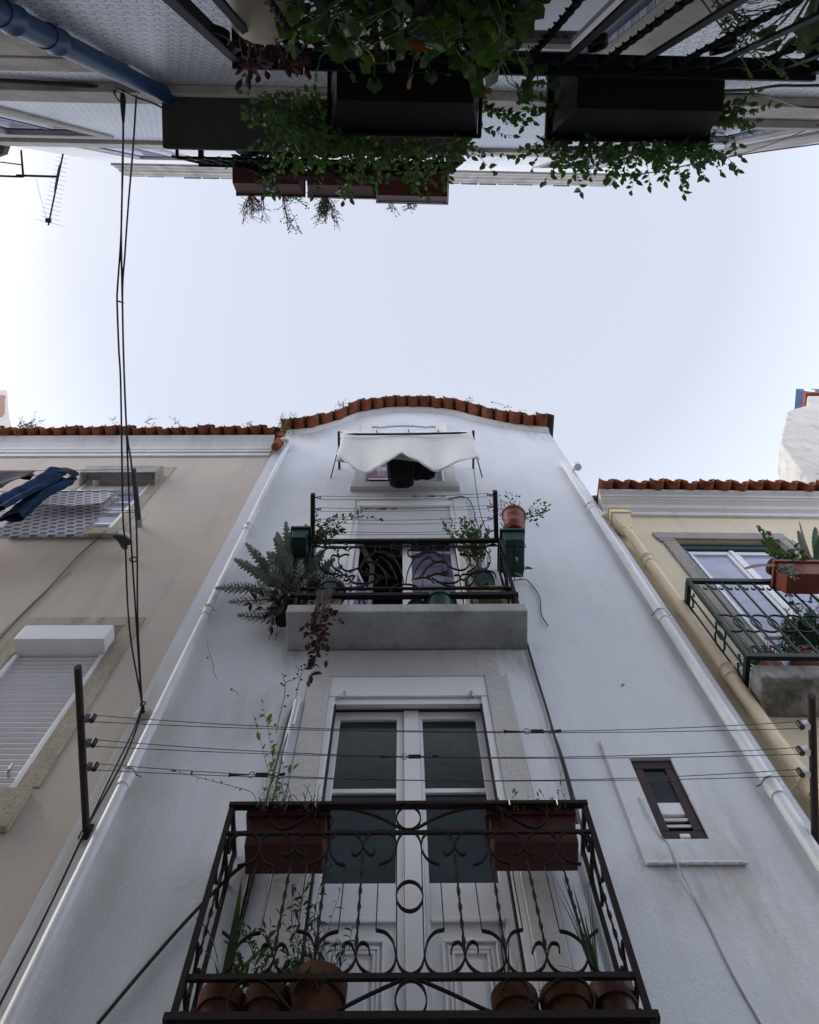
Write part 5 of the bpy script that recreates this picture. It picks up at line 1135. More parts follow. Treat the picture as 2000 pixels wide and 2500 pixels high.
# round red pot standing over the right box
zp = 1.6+6.50; c = M.ptz(1258,1302,zp); tl = Matrix.Rotation(math.radians(8), 3, 'Y')@Matrix.Rotation(math.radians(6), 3, 'X')
t = thing('potted_plant', 'round terracotta plastic pot with a bare twiggy bush at the right of the upper balcony', 'potted plant', M, c)
rb = 24/1491*6.9
part('pot', MB().lathe(c, [(0,0),(rb*.92,0),(rb,.012),(rb*1.03,.10),(rb*1.06,.105),(rb*1.06,.115),(rb*1.04,.12),(rb*1.12,.22),(rb*1.15,.225),(rb*1.15,.235),(rb*1.18,.31),(rb*1.28,.315),(rb*1.28,.345),(rb*1.15,.345),(rb*1.1,.28),(0,.28)], 30, tl), ORPL, t, smooth=True)
rr = random.Random(9); top = V(c)+tl@V((0,0,.28)); ps = []
for i in range(26):
    e = M.pt(rr.uniform(1195,1262), rr.uniform(1200,1262), c.y+rr.uniform(-.12,.1)); ps.append(smooth_path([top, top.lerp(e,.5)+V((rr.uniform(-.06,.06),rr.uniform(-.05,.05),0)), e],5))
stems_leaves(t, ps, LEAFR, STEM, .04, .4, .13, .0028, seed=1, names=('dry_leaves','twigs'), start=.4)
ps = [wander(top+V((.05,0,0)), (1,rr.uniform(-.5,.2),rr.uniform(-.1,.6)), rr.randint(5,8), .05, rr, .3, 0) for _ in range(10)]
stems_leaves(t, ps, LEAFD, STEMG, .045, .5, .035, .0025, seed=12, names=('foliage','green_stems'), start=.4)
q = MB().tube([top+V((-.17,.0,-.1)), V(c)+V((-.06,.02,-.12)), V((xr2+.02,RU+.08,zu[0]+.02))], .008, 6); part('holder', q, BLACK, t)
# floor pots and crate behind the upper railing
def bucket(label, px, py, z, r, h, grp='teal pots on the upper balcony floor'):
    c = M.ptz(px, py, z); c.y = max(min(c.y,-.14),-.24); t = thing('plant_pot', label, 'pot', M, (c.x,c.y,z), grp)
    part('pot', MB().lathe((c.x,c.y,z), [(0,0),(r*.8,0),(r*.95,h*.82),(r*1.02,h*.83),(r*1.04,h),(r*.94,h),(r*.88,h*.85),(0,h*.85)], 26), GRNPL, t, smooth=True); return t, V((c.x,c.y,z+h*.85))
bt1, tp = bucket('teal plastic pot behind the left scrolls of the upper railing', 800, 1440, zfu+.12, .15, .28)
rr = random.Random(41); stems_leaves(bt1, [wander(tp, (rr.uniform(-.6,1),rr.uniform(-.6,.1),rr.uniform(-.1,.7)), 7, .05, rr, .4, -.08) for _ in range(12)], LEAFR, STEM, .05, .4, .03, .003, seed=6)
part('stand', MB().box((tp.x-.13,tp.y-.11,zfu),(tp.x+.13,tp.y+.11,zfu+.118)), WOOD, bt1)
cr = thing('wooden_crate', 'worn wooden stool standing behind the right scrolls of the upper railing', 'stool', M, (M.pt(1182,1430,-.17).x, -.17, zfu))
cx = BASE[cr].x; s = B((cx-.17,-.30,zfu+.36),(cx+.17,-.05,zfu+.40)); part('seat', s, WOOD, cr, bev=.004)
for dx in (-.14,.14):
    for yy in (-.28,-.07): part('leg', B((cx+dx-.022,yy-.02,zfu),(cx+dx+.022,yy+.02,zfu+.359)), WOOD, cr)
part('apron', B((cx-.118,-.29,zfu+.24),(cx+.118,-.27,zfu+.34)), WOOD, cr)
t = thing('plant_pot', 'teal plastic pot on the wooden stool with a small leaved shrub above the railing', 'pot', M, (cx-.04,-.18,zfu+.401), 'teal pots on the upper balcony floor')
part('pot', MB().lathe((cx-.04,-.18,zfu+.401), [(0,0),(.12,0),(.145,.20),(.158,.205),(.16,.25),(.145,.25),(.135,.21),(0,.21)], 26), GRNPL, t, smooth=True)
rr = random.Random(23); tp = V((cx-.04,-.18,zfu+.61)); ps = []
for i in range(46):
    e = M.pt(rr.triangular(1060,1205,1160), rr.triangular(1250,1322,1300), rr.uniform(-.35,-.05)); ps.append(smooth_path([tp+V((rr.uniform(-.08,.08),0,0)), tp.lerp(e,.5)+V((rr.uniform(-.08,.08),rr.uniform(-.06,.06),.05)), e],6))
stems_leaves(t, ps, LEAFD, STEM, .042, .5, .03, .0025, seed=5, start=.45)
bt2, tp = bucket('low teal bowl on the floor of the upper balcony at the middle of the railing', 1076, 1458, zfu, .17, .16)
bt3, tp = bucket('small dark teal pot on the upper balcony floor beside the open door', 1018, 1458, zfu, .10, .13)
# grey-green succulent in a black pot at the left corner
su = thing('succulent', 'big grey-green succulent with bristling leafy arms at the left corner of the upper balcony', 'plant', M, M.pt(690,1490,-.25))
c = M.pt(690,1512,-.20); part('pot', MB().lathe((c.x,c.y,c.z-.02), [(0,0),(.07,0),(.095,.26),(.105,.26),(.105,.30),(.095,.30),(.09,.24),(0,.24)], 22), BLKPL, su, smooth=True)
part('hanger', MB().tube(smooth_path([V((c.x,c.y,c.z+.25)), V((c.x+.08,c.y,c.z+.45)), V((xl2-.01,c.y-.02,zu[3]+.03))],4), .008, 6), BLACK, su)
rr = random.Random(33); base = V((c.x+.02,c.y,c.z+.24)); tips = [(602,1329),(574,1366),(529,1436),(563,1470),(582,1502),(698,1276),(677,1301),(671,1316),(614,1387),(600,1433),(771,1327),(834,1382),(804,1391),(655,1350),(640,1400),(730,1330),(755,1360),(650,1440),(700,1350),(785,1400),(765,1400),(690,1390),(720,1380),(740,1345),(660,1385),(640,1365),(745,1420),(718,1300),(690,1330),(705,1310),(735,1370),(760,1345),(775,1365),(720,1400),(680,1410),(665,1350),(790,1345),(815,1365),(750,1385),(630,1420)]
fo, stm = MB(), MB()
for i, (px, py) in enumerate(tips):
    e = M.pt(px, py, -.25-rr.uniform(-.12,.28)); b0 = base+V((rr.uniform(-.05,.10), rr.uniform(-.08,.06), rr.uniform(-.02,.05)))
    md = b0.lerp(e,.5)+V((0,rr.uniform(-.05,.05),-.04 if e.z < b0.z+.1 else .05)); p = smooth_path([b0, md, e], 9); stm.tube(p, [.009-.005*k/(len(p)-1) for k in range(len(p))], 5)
    tot = sum((q-w_).length for w_, q in zip(p, p[1:])); nL = int(tot/.0075); ang = 0
    for k in range(nL):
        u = .30+.70*k/nL; f = u*(len(p)-1); j = min(int(f), len(p)-2); pos = p[j].lerp(p[j+1], f-j); tan = (p[j+1]-p[j]).normalized(); ang += 2.4; o1 = tan.orthogonal().normalized(); o2 = tan.cross(o1); n_ = o1*math.cos(ang)+o2*math.sin(ang)
        sz = .072*(1-.60*max(0,(u-.72)/.28))*rr.uniform(.85,1.1); fo.leaf(pos, n_+tan*(.35+.9*max(0,(u-.8)/.2)), tan, sz, sz*.42, -.15, -.1)
part('foliage', fo, LEAFS, su); part('stems', stm, STEM, su)
dead = MB()
for i in range(110): dead.tube(wander(base+V((rr.uniform(-.16,.26),rr.uniform(-.1,.08),rr.uniform(-.06,.20))), (rr.uniform(-.6,.6),rr.uniform(-.5,.3),-.9), 6, .05, rr, .3, -.1), .0035, 4)
part('dry_stems', dead, STEM, su)
dl = [wander(base+V((rr.uniform(-.22,.22),rr.uniform(-.1,.05),rr.uniform(-.05,.12))), (rr.uniform(-.9,.2),-.2,-.7), 5, .045, rr, .4, -.1) for i in range(9)]
stems_leaves(su, dl, LEAFR, STEM, .085, .5, .05, .003, seed=13, names=('maroon_leaves','red_stems'), start=.3)
# maroon creeper hanging over the slab
cp = thing('creeper', 'maroon leaved creeper hanging down over the front of the upper balcony slab', 'plant', M, M.pt(783,1450,-.40))
ps = []
for (pts, y) in (([(790,1440),(778,1480),(770,1520),(775,1560),(770,1600),(764,1640),(757,1662)],-.43),([(800,1440),(800,1490),(792,1530),(785,1570),(778,1590)],-.42),([(775,1440),(772,1490),(763,1540),(755,1575),(748,1610)],-.44),([(812,1445),(806,1485),(815,1510),(830,1518)],-.42),([(780,1450),(776,1500),(760,1520),(748,1530)],-.43),([(785,1450),(782,1500),(790,1550),(794,1590),(800,1610)],-.44)):
    for k in range(2): ps.append(smooth_path([M.pt(a+rr.uniform(-5,5), b, y+rr.uniform(-.02,.02)) for a, b in pts], 4))
stems_leaves(cp, ps[::2]+ps[1:4:2], LEAFR, STEM, .066, .55, .034, .003, seed=14, start=.35)
q = MB()
for i in range(28):
    p = smooth_path([M.pt(rr.uniform(772,812),1440,-.40), M.pt(rr.uniform(772,800),1475,-.425), M.pt(rr.uniform(765,785),rr.uniform(1500,1540),-.43)],4); q.tube(p, .003, 4)
part('dry_stems', q, STEM, cp)
sd_ = MB()
for pts in ([(748,1622),(735,1650),(727,1680),(722,1705)],[(735,1650),(715,1660),(697,1668),(695,1700),(690,1720),(680,1760),(674,1790)],[(697,1668),(693,1660),(690,1643)],[(730,1640),(728,1632),(722,1628)]):
    p = smooth_path([M.pt(a,b,-.15) for a,b in pts],4); sd_.tube(p, .003, 4)
    for k in range(1,len(p),4): sd_.lathe(p[k]+V((rr.uniform(-.03,.03),0,rr.uniform(-.01,.03))), [(0,-.01),(.011,0),(0,.01)], 6)
part('seed_stalks', sd_, STEM, cp)

# ================================================================ yellow house planter and plants
zpb = 7.28; yi, yo = GY-.03, Y.ptz(1950,1401,zpb).y; a = Y.ptz(1922,1420,zpb).x
cp2 = planter(Y, 'flower_box', 'terracotta coloured box of cacti hung outside the green railing at the right edge', 'flower box', a, a+.85, yi, yo, zpb, zpb+.17, .03, ORPL, bev=.012)
rr = random.Random(51); ztp = zpb+.14
def cactus(mb, p0, tipc, wd, n=11):
    p0, tipc = V(p0), V(tipc); pth = smooth_path([p0, p0.lerp(tipc,.5)+V((0,0,.03)), tipc], 10); vs = []
    for i, p in enumerate(pth):
        u = i/(len(pth)-1); tan = (pth[min(i+1,len(pth)-1)]-pth[max(i-1,0)]).normalized(); sdv = tan.cross(V((.2,-1,.1))).normalized(); w_ = wd*math.sin(math.pi*min(.97,.12+.85*u))**.5*(1 if i % 2 else .86)/2; vs += [p-sdv*w_, p+V((0,-.008,0)), p+sdv*w_]
    k = len(pth); mb.add(vs, sum([[(3*i,3*i+1,3*i+4,3*i+3),(3*i+1,3*i+2,3*i+5,3*i+4)] for i in range(k-1)], []))
cg, cm_ = MB(), MB(); b0 = Y.ptz(1992,1380,ztp+.12); b0.y = (yi+yo)/2
for (px, py) in ((1950,1296),(1992,1288),(1942,1330),(1925,1318),(2010,1300),(1960,1352)): cactus(cg, b0+V((rr.uniform(-.06,.06),rr.uniform(-.03,.03),0)), Y.pt(px, py, yo-rr.uniform(-.05,.15)), .075)
cactus(cm_, Y.pt(1900,1380,yo), Y.pt(1816,1389,yo-.12), .05); cactus(cm_, b0, Y.pt(1952,1274,yo), .03)
parts('cactus_stem', cg, LEAFD, cp2); parts('reddish_cactus_stem', cm_, simple('reddish_cactus', (.16,.06,.055), .6), cp2)
for (px, py, r, lean) in ((1928,1388,.085,-22),(1968,1392,.085,0),(1998,1384,.10,4)):
    c = Y.ptz(px, py, ztp-.02); c.y = (yi+yo)/2-.01; tm = Matrix.Rotation(math.radians(lean), 3, 'Y'); part('nursery_pot', MB().lathe(c, [(0,0),(r*.75,0),(r*.95,.14),(r*1.05,.142),(r*1.06,.185),(r*.95,.185),(r*.9,.15),(0,.15)], 22, tm), REDPL, cp2, smooth=True)
b1 = Y.ptz(1918,1370,ztp+.16); b1.y = (yi+yo)/2
ps = []
for (px, py) in ((1858,1294),(1875,1303),(1868,1320),(1885,1330),(1890,1345),(1880,1350),(1930,1345),(1945,1340),(1955,1350),(1940,1362)):
    for k in range(2): e = Y.pt(px+rr.uniform(-6,6), py+rr.uniform(-5,5), yo-rr.uniform(-.08,.10)); ps.append(smooth_path([b1+V((rr.uniform(-.03,.03),0,0)), b1.lerp(e,.5)+V((rr.uniform(-.03,.05),0,.02)), e],5))
stems_leaves(cp2, ps, LEAFG, STEM, .062, .5, .032, .006, seed=17, start=.2)
fl = MB()
for (px, py) in ((1880,1302),(1878,1300)): fl.lathe(Y.pt(px,py,yo-.1), [(0,-.015),(.02,0),(.012,.012),(0,.015)], 8)
part('red_flower', fl, simple('red_petals', (.50,.03,.02), .5), cp2)
ps = [wander(Y.pt(1893,1390,yo-.03)+V((rr.uniform(-.04,.1),0,0)), (rr.uniform(-.4,.8),-.2,-.9), 5, .035, rr, .3, -.1) for _ in range(9)]
stems_leaves(cp2, ps, LEAFS, STEMG, .032, .55, .009, .006, seed=18, names=('hanging_sedum','sedum_stems'))
ps = [wander(Y.pt(1912,1440,GY-.03), (rr.uniform(-.1,.5),0,-1), 9, .05, rr, .35, -.1) for _ in range(3)]
stems_leaves(cp2, ps, LEAFD, STEM, .07, .6, .06, .003, seed=19, names=('ivy_leaves','ivy_stems'))
gpY = thing('fern', 'feathery green asparagus fern in pots behind the green railing at the right edge', 'plant', Y, Y.pt(1960,1590,-.2))
fo, stm = MB(), MB(); c = Y.pt(1985,1600,-.2)
for (px, r) in ((1880,.10),(1975,.13)):
    q = Y.pt(px,1620,-.2); part('pot', MB().lathe((q.x,-.19,zt_f+.002), [(0,0),(r*.8,0),(r,.2),(r*1.06,.2),(r*1.06,.24),(r*.95,.24),(r*.9,.2),(0,.2)], 22), ORPL, gpY, smooth=True)
for i in range(120):
    e = Y.pt(rr.triangular(1885,2060,1975), rr.triangular(1470,1600,1560), rr.uniform(-.33,-.08)); p = smooth_path([c+V((rr.uniform(-.2,.2),0,-.05)), c.lerp(e,.6)+V((rr.uniform(-.08,.08),0,.06)), e],5); stm.tube(p, .0025, 4)
    for q in p[2:]:
        for _ in range(5): fo.leaf(q, (rr.uniform(-1,1),rr.uniform(-1,1),rr.uniform(-.6,1)), (0,0,1), rr.uniform(.03,.055), .006, 0)
part('foliage', fo, LEAFD, gpY); part('stems', stm, STEMG, gpY)
q = Y.pt(1845,1600,-.2); t = thing('grass_clump', 'bright grassy clump behind the left corner of the green railing', 'plant', Y, (q.x,-.2,zt_f)); part('pot', MB().lathe((q.x,-.19,zt_f+.002), [(0,0),(.08,0),(.10,.1),(.09,.1),(0,.08)], 18), ORPL, t, smooth=True); blades(t, (q.x,-.19,zt_f+.08), 60, .30, .012, 4, LEAFG, 1.1)

# ================================================================ clothes lines
DKPLY = simple('tarnished_pulley', (.16,.17,.19), .5, .3, 20, .3)
def pulley(fr, par, c, mat, sx):
    k = .72; d = MB().hexa([(c.x,c.y-.03*k,c.z-.03*k),(c.x+sx*.09*k,c.y-.014*k,c.z-.022*k),(c.x+sx*.09*k,c.y+.014*k,c.z-.022*k),(c.x,c.y+.03*k,c.z-.03*k),(c.x,c.y-.03*k,c.z+.03*k),(c.x+sx*.09*k,c.y-.014*k,c.z+.022*k),(c.x+sx*.09*k,c.y+.014*k,c.z+.022*k),(c.x,c.y+.03*k,c.z+.03*k)])
    o = part('pulley', d, mat, par, bev=.006); part('wheel', MB().tube([(c.x+sx*.055,c.y,c.z-.020),(c.x+sx*.055,c.y,c.z+.020)], .019, 12), BLACK, o, smooth=True)
def tensioner(par, p):
    x, y, z = p; q = MB().tube([(x-.17,y,z),(x-.14,y,z),(x-.05,y,z)], [.012,.006,.003], 6).tube(circ(V((x-.025,y,z)), .020, 12), .0028, 4, closed=True).box((x+.0,y-.006,z-.009),(x+.08,y+.006,z-.005)).box((x+.0,y-.006,z+.005),(x+.08,y+.006,z+.009)).tube([(x+.08,y,z),(x+.12,y,z)], .0035, 5).tube(circ(V((x+.135,y,z)), .013, 12), .0028, 4, closed=True).tube([(x+.15,y,z),(x+.19,y,z+.006)], .008, 5)
    part('tensioner', q, BLACK, par, smooth=True)
cl1 = thing('clothesline', 'lower rotary wires strung between two iron arms projecting from the facade'.replace('rotary ', 'washing '), 'clothesline', M, M.pt(211,2032))
bL, bR = M.pt(211,2034), M.pt(1992,2056); tL, tR = M.ptz(190,1628,bL.z), M.ptz(1982,1699,bR.z); bR.y = .03
aL = part('arm', MB().tube([bL,tL], .023, 12), RUSTY, cl1, smooth=True); part('arm', MB().tube([bR,tR], .023, 12), RUSTY, cl1, smooth=True)
part('wall_plate', B((bL.x-.032,-.02,bL.z-.045),(bL.x+.032,-.001,bL.z+.045)), RUSTY, aL)
for k, (py, qy, dark) in enumerate(((1754,1770,GALV),(1814,1833,GALV),(1872,1886,GALV))):
    p, q = M.ptz(200+.06*k*60,py,bL.z), M.ptz(1985,qy,bR.z); p.x = bL.x+(tL.x-bL.x)*((p.y-bL.y)/(tL.y-bL.y))+.025; q.x -= .025
    pulley(M, cl1, p, DKPLY, 1); pulley(M, cl1, q, PVC, -1)
    p.x += .055; q.x -= .055
    w1_, w2_ = sag(p+V((0,-.024,.0)), q+V((0,-.024,0)), .10), sag(p+V((0,.024,0)), q+V((0,.024,0)), .055)
    part('wire', MB().tube(w1_, .0022, 5), WIRE, cl1); part('wire', MB().tube(w2_, .0022, 5), WIRE, cl1)
    u = ((.62,.45,.235)[k])*14; j = int(u); tensioner(cl1, w1_[j].lerp(w1_[j+1], u-j))
cl2 = thing('clothesline', 'upper washing wires between two square iron arms on the upper railing', 'clothesline', M, (xl2,RU,zu[0]))
zc_ = zu[0]+.04; A0, A1 = V((xl2,RU+.03,zc_)), V((xr2-.02,RU+.03,zc_)); T0, T1 = M.ptz(764,1206,zc_), M.ptz(1209,1199,zc_)
for (p, q) in ((A0,T0),(A1,T1)): part('arm', MB().hexa([(p.x-.024,p.y,zc_-.017),(p.x+.024,p.y,zc_-.017),(q.x+.024,q.y,zc_-.017),(q.x-.024,q.y,zc_-.017),(p.x-.024,p.y,zc_+.03),(p.x+.024,p.y,zc_+.03),(q.x+.024,q.y,zc_+.03),(q.x-.024,q.y,zc_+.03)]), RUSTY, cl2)
for k, u in enumerate((.94,.70,.47,.22)):
    p, q = A0.lerp(T0,u)+V((.03,0,-.02)), A1.lerp(T1,u)+V((-.03,0,-.02))
    for c, sx in ((p,1),(q,-1)): part('hook', MB().tube([(c.x-sx*.055,c.y,c.z+.01),(c.x+sx*.03,c.y-.0,c.z+.01)], .008, 6).tube(circ(V((c.x+sx*.045,c.y,c.z)), .022, 10), .006, 5, closed=True), BLACK, cl2)
    p.x += .05; q.x -= .05
    a_, b_ = sag(p+V((0,-.02,0)), q+V((0,-.02,0)), .05), sag(p+V((0,.022,0)), q+V((0,.022,0)), .02+.04*(k==2)); part('wire', MB().tube(a_, .0027, 5), WIRE, cl2); part('wire', MB().tube(b_, .0027, 5), WIRE, cl2)
    if k < 2: tensioner(cl2, a_[9 if k == 0 else 5])
# vine twisted over the upper wires
vi = thing('vine', 'leafy vine creeping along the upper washing wires at the left', 'plant', M, A0); rr = random.Random(62)
ps = [smooth_path([M.pt(a,b,-.55) for a,b in pts],5) for pts in ([(770,1315),(785,1285),(805,1270),(840,1262),(870,1262),(890,1260),(925,1268)],[(770,1300),(800,1284),(830,1275),(860,1266),(880,1250)],[(775,1320),(795,1310),(815,1300),(825,1297)],[(768,1318),(780,1290),(770,1270),(775,1250)])]
stems_leaves(vi, ps, LEAFG, STEM, .07, .6, .085, .004, seed=21); q = MB()
for p in ps[:2]:
    for k in range(4,len(p),2): q.leaf(p[k], (rr.uniform(-1,1),rr.uniform(-1,1),-1), (0,1,0), .05, .022)
part('withered_leaves', q, LEAFR, vi)
# attic drying frame with quilt and black garment
zq = 1.6+9.33; QY = M.ptz(990,1057,zq).y
dr = thing('drying_frame', 'iron drying frame with strut brackets under the gable window hood', 'drying frame', M, M.pt(826,1146))
dx0, dx1 = M.pt(827,1056,QY).x, M.pt(1154,1047,QY).x
for x, k in ((dx0,-1),(dx1,1)):
    part('arm', MB().box((x-.018,QY-.015,zq+.03),(x+.018,-.001,zq+.06)), BLACK, dr); part('strut', MB().tube([(x,QY+.22,zq+.03),(x+k*.10,-.005,zq-.30)], .010, 6), BLACK, dr)
for yy in (QY, QY+.10, QY*.55): part('wire', MB().tube(sag((dx0,yy,zq+.045),(dx1,yy,zq+.045),.01), .004, 5), WIRE, dr)
qt = thing('quilt', 'white quilted blanket pegged over the drying frame under the gable', 'blanket', M, (0, QY, zq))
X0, X1 = M.pt(838,1056,QY).x, M.pt(1150,1050,QY).x; zqb = 1.6+7.98
QB = [(0,1112),(.06,1126),(.12,1138),(.21,1148),(.29,1140),(.37,1128),(.45,1112),(.47,1111),(.53,1125),(.60,1133),(.70,1140),(.80,1138),(.90,1127),(.97,1116),(1,1108)]
def qf(u, v):
    for (a, pa_), (b_, pb_) in zip(QB, QB[1:]):
        if a <= u <= b_: py = pa_+(pb_-pa_)*(u-a)/(b_-a); break
    fold = .045*math.cos((u-.46)*2*math.pi*2)*math.sin(math.pi*u)**.5+.02*math.sin(u*23+1)
    bt = M.pt(822+(1166-822)*u, py, QY-.02); tp = V((X0+(X1-X0)*u, QY, zq+.05-.012*math.sin(u*math.pi*3)**2))
    p = tp.lerp(bt, v); return (p.x+.012*math.sin(u*19+v*3)*v, p.y-fold*v+.04*math.sin(v*math.pi)*(.5+.5*math.sin(u*11)), p.z)
part('cloth', MB().grid(qf, 72, 24), QUILT, qt, solid=.02, smooth=True)
part('back_layer', MB().grid(lambda u, v: (X0-.03+(X1-X0+.06)*u, QY+.14+.03*math.sin(u*12)*v, zq+.05-.80*v), 40, 8), simple('quilt_backing', (.60,.58,.62), .9, .05), qt, solid=.012, smooth=True)
for (px, c) in ((920,(.5,.03,.03)),(998,(.05,.12,.25)),(1070,(.5,.03,.03))):
    p = M.pt(px,1050,QY-.02); part('clothes_peg', B((p.x-.008,QY-.03,zq-.01),(p.x+.008,QY-.012,zq+.085)), simple('peg_plastic', c, .4), qt)
part('rod', MB().tube(sag((X0+.08,QY-.045,zq-.155),(X1-.08,QY-.045,zq-.12),.03), [.006]+[.018]*13+[.006], 8), BLACK, dr, smooth=True)
jk = thing('black_garment', 'black garment hanging behind the white quilt in front of the gable window', 'garment', M, (0, QY*.45, zq))
JX0, JX1 = M.pt(952,1150,-.30).x, M.pt(1056,1150,-.30).x; zj = M.pt(980,1186,-.30).z
jy = QY*.55
def gar(name, pts, y0, y1):
    q = [M.pt(a, b, -.28) for a, b in pts]; part(name, MB().prism_xz([(p.x, p.z) for p in q][::-1], y0, y1), BLKCL, jk, bev=.03)
gar('body', [(944,1112),(975,1085),(1014,1095),(1013,1160),(1010,1180),(1000,1186),(985,1188),(966,1188),(953,1182),(947,1168)], -.36, -.24)
gar('sleeve', [(1010,1096),(1060,1108),(1068,1140),(1062,1163),(1046,1170),(1030,1168),(1012,1172)], -.33, -.25)
po = thing('poster', 'purple printed poster with pale lettering behind the gable window pane', 'poster', M, (hA[0]+.4,.11,hA[2]+.2))
pa, pb = M.pt(901,1150,.10), M.pt(957,1150,.10); pz0, pz1 = M.pt(930,1170,.10).z, M.pt(930,1120,.10).z
part('sheet', B((pa.x,.11,pz0),(pb.x+.25,.116,pz1+.3)), simple('poster_purple', (.16,.05,.11), .5, .25, 3, 0, .5, 0, (.07,.03,.10)), po)
def put(txt, px, py, size, mat, name, sx=1.0, sz=1.0):
    c = M.pt(px, py, .10); return part(name, letters(txt, size, lambda q: V((c.x+q.x*sx, .1085-q.z, c.z+q.y*sz)), name), mat, po)
PW = simple('poster_white', (.62,.52,.60), .5, .02); PB = simple('poster_beige', (.36,.25,.17), .5, .1)
k = (M.pt(946,1147,.1).x-M.pt(919,1147,.1).x)
put('SEM', 919, 1148, k*.52, PW, 'lettering', .98, 2.1); put('BE', 920, 1161, k*.80, PB, 'lettering', 1.0, 2.0)
part('paper_edge', B((pa.x,.105,pz0),(pb.x,.1095,pz0+.05)), PW, po)

# ================================================================ washing of the cream house
bp_ = L.pt(341,1285); tp_ = L.ptz(326,1143,bp_.z)
cl3 = thing('clothesline', 'dark blue clothesline arm beside the upper window of the cream house', 'clothesline', L, bp_)
part('arm', MB().tube([bp_,tp_], .030, 12), simple('dark_blue_paint', (.018,.045,.085), .45, .2), cl3, smooth=True); part('wall_plate', MB().tube([bp_, bp_+V((0,-.10,0))], .036, 12), GALV, cl3, smooth=True)
part('arm', MB().tube([bp_+V((-3.4,0,0)), tp_+V((-3.4,0,0))], .030, 12), bpy.data.materials['dark_blue_paint'], cl3, smooth=True)
lines = []
for py in (1146,1158,1197,1208,1246,1251):
    q = L.ptz(330, py, bp_.z-.03); lines.append(q.y); part('wire', MB().tube(sag((bp_.x,q.y,bp_.z-.03),(bp_.x-3.4,q.y,bp_.z-.03),.03), .0045, 5), WIRE, cl3)
zw = bp_.z-.045
def hang(label, name, cat): return thing(name, label, cat, L, (bp_.x-1, lines[1], zw))
je = hang('pair of blue jeans hung by the waist on the cream house clothesline', 'jeans', 'jeans')
jx0, jx1 = L.ptz(112,1156,zw).x, L.ptz(187,1158,zw).x; jy = lines[1]; rr = random.Random(71)
def leg(xc0, xc1, w0, w1, y0, dn, ph):
    def f(u, v):
        a = 2*math.pi*u; xc = xc0+(xc1-xc0)*v; w_ = w0+(w1-w0)*v; d_ = .045
        wr_ = .022*math.cos(3*a+1.5*v+ph)+.010*math.cos(5*a-2.2*v)+.004*math.sin(v*37+u*11); return (xc+math.cos(a)*(w_*.5+wr_)+.010*math.sin(v*7+ph), jy+y0+math.sin(a)*(d_+wr_)+.02*math.sin(v*5+ph), zw+.02-dn*v+.012*math.sin(u*12.6)*v+.03*math.cos(a)*v)
    return MB().grid(f, 30, 46)
w_ = jx1-jx0; xm_ = (jx0+jx1)/2
part('leg', leg(xm_-w_*.14, xm_-w_*.46, w_*.64, w_*.66, -.05, 1.10, 0), DENIM, je, smooth=True); part('leg', leg(xm_+w_*.16, xm_-w_*.06, w_*.62, w_*.62, .05, 1.02, 2), DENIM, je, smooth=True)
part('waistband', MB().grid(lambda u, v: (xm_+math.cos(6.283*u)*w_*.52, jy+math.sin(6.283*u)*.075, zw+.05-.13*v+.015*math.sin(u*19)), 26, 3), simple('dark_denim', (.010,.020,.045), .9), je, smooth=True)
gs_ = hang('dark grey garment folded over the line left of the blue jeans', 'grey_garment', 'garment'); gx1_ = L.ptz(84,1154,zw).x
part('cloth', MB().grid(lambda u, v: (gx1_-.95+.95*u+.05*v*math.sin(u*7)-.10*v, lines[0]+.02+.07*math.sin(u*9+v*3)*v, zw+.02-(.66+.10*math.sin(u*5))*v), 26, 14), GREYCL, gs_, solid=.015, smooth=True)
part('back_fold', MB().grid(lambda u, v: (gx1_-.78+.76*u, lines[1]-.0+.03*math.sin(u*8)*v, zw+.03-.10*v), 20, 4), BLKCL, gs_, solid=.012, smooth=True)
ru_ = hang('grey and white houndstooth rug with fringed end folded over the line', 'rug', 'rug'); rx1 = L.ptz(284,1208,zw).x; rx0_ = rx1-1.02; yl = lines[3]
def rg_(side, drop, y0):
    q = MB().grid(lambda u, v: (rx0_+(rx1-rx0_)*u-.05*v*(1-u), yl+y0+.012*math.sin(u*5+side)*v+side*.02+.03*v*v*side, zw+.035-drop*v-.010*math.sin(u*11)*v*v-.006*math.sin(u*31)*v), 60, 18)
    q.uv = {k: (a, b*drop/1.02) for k, (a, b) in q.uv.items()}; return q
part('front_half', rg_(-1,.46,-.03), RUG, ru_, solid=.014, smooth=True); part('back_half', rg_(1,.93,.02), RUG, ru_, solid=.014, smooth=True)
for dn, y0 in ((.46,-.05),(.93,.04)):
    q = MB()
    for i in range(70):
        z = zw+.03-dn*(i+.5)/70; p = V((rx1-.005,yl+y0,z)); q.tube([p, p+V((.035,rr.uniform(-.012,.012),rr.uniform(-.02,.01))), p+V((.07+rr.uniform(-.02,.02),rr.uniform(-.02,.02),rr.uniform(-.05,0)))], .004, 4)
    part('fringe', q, FRINGE, ru_)
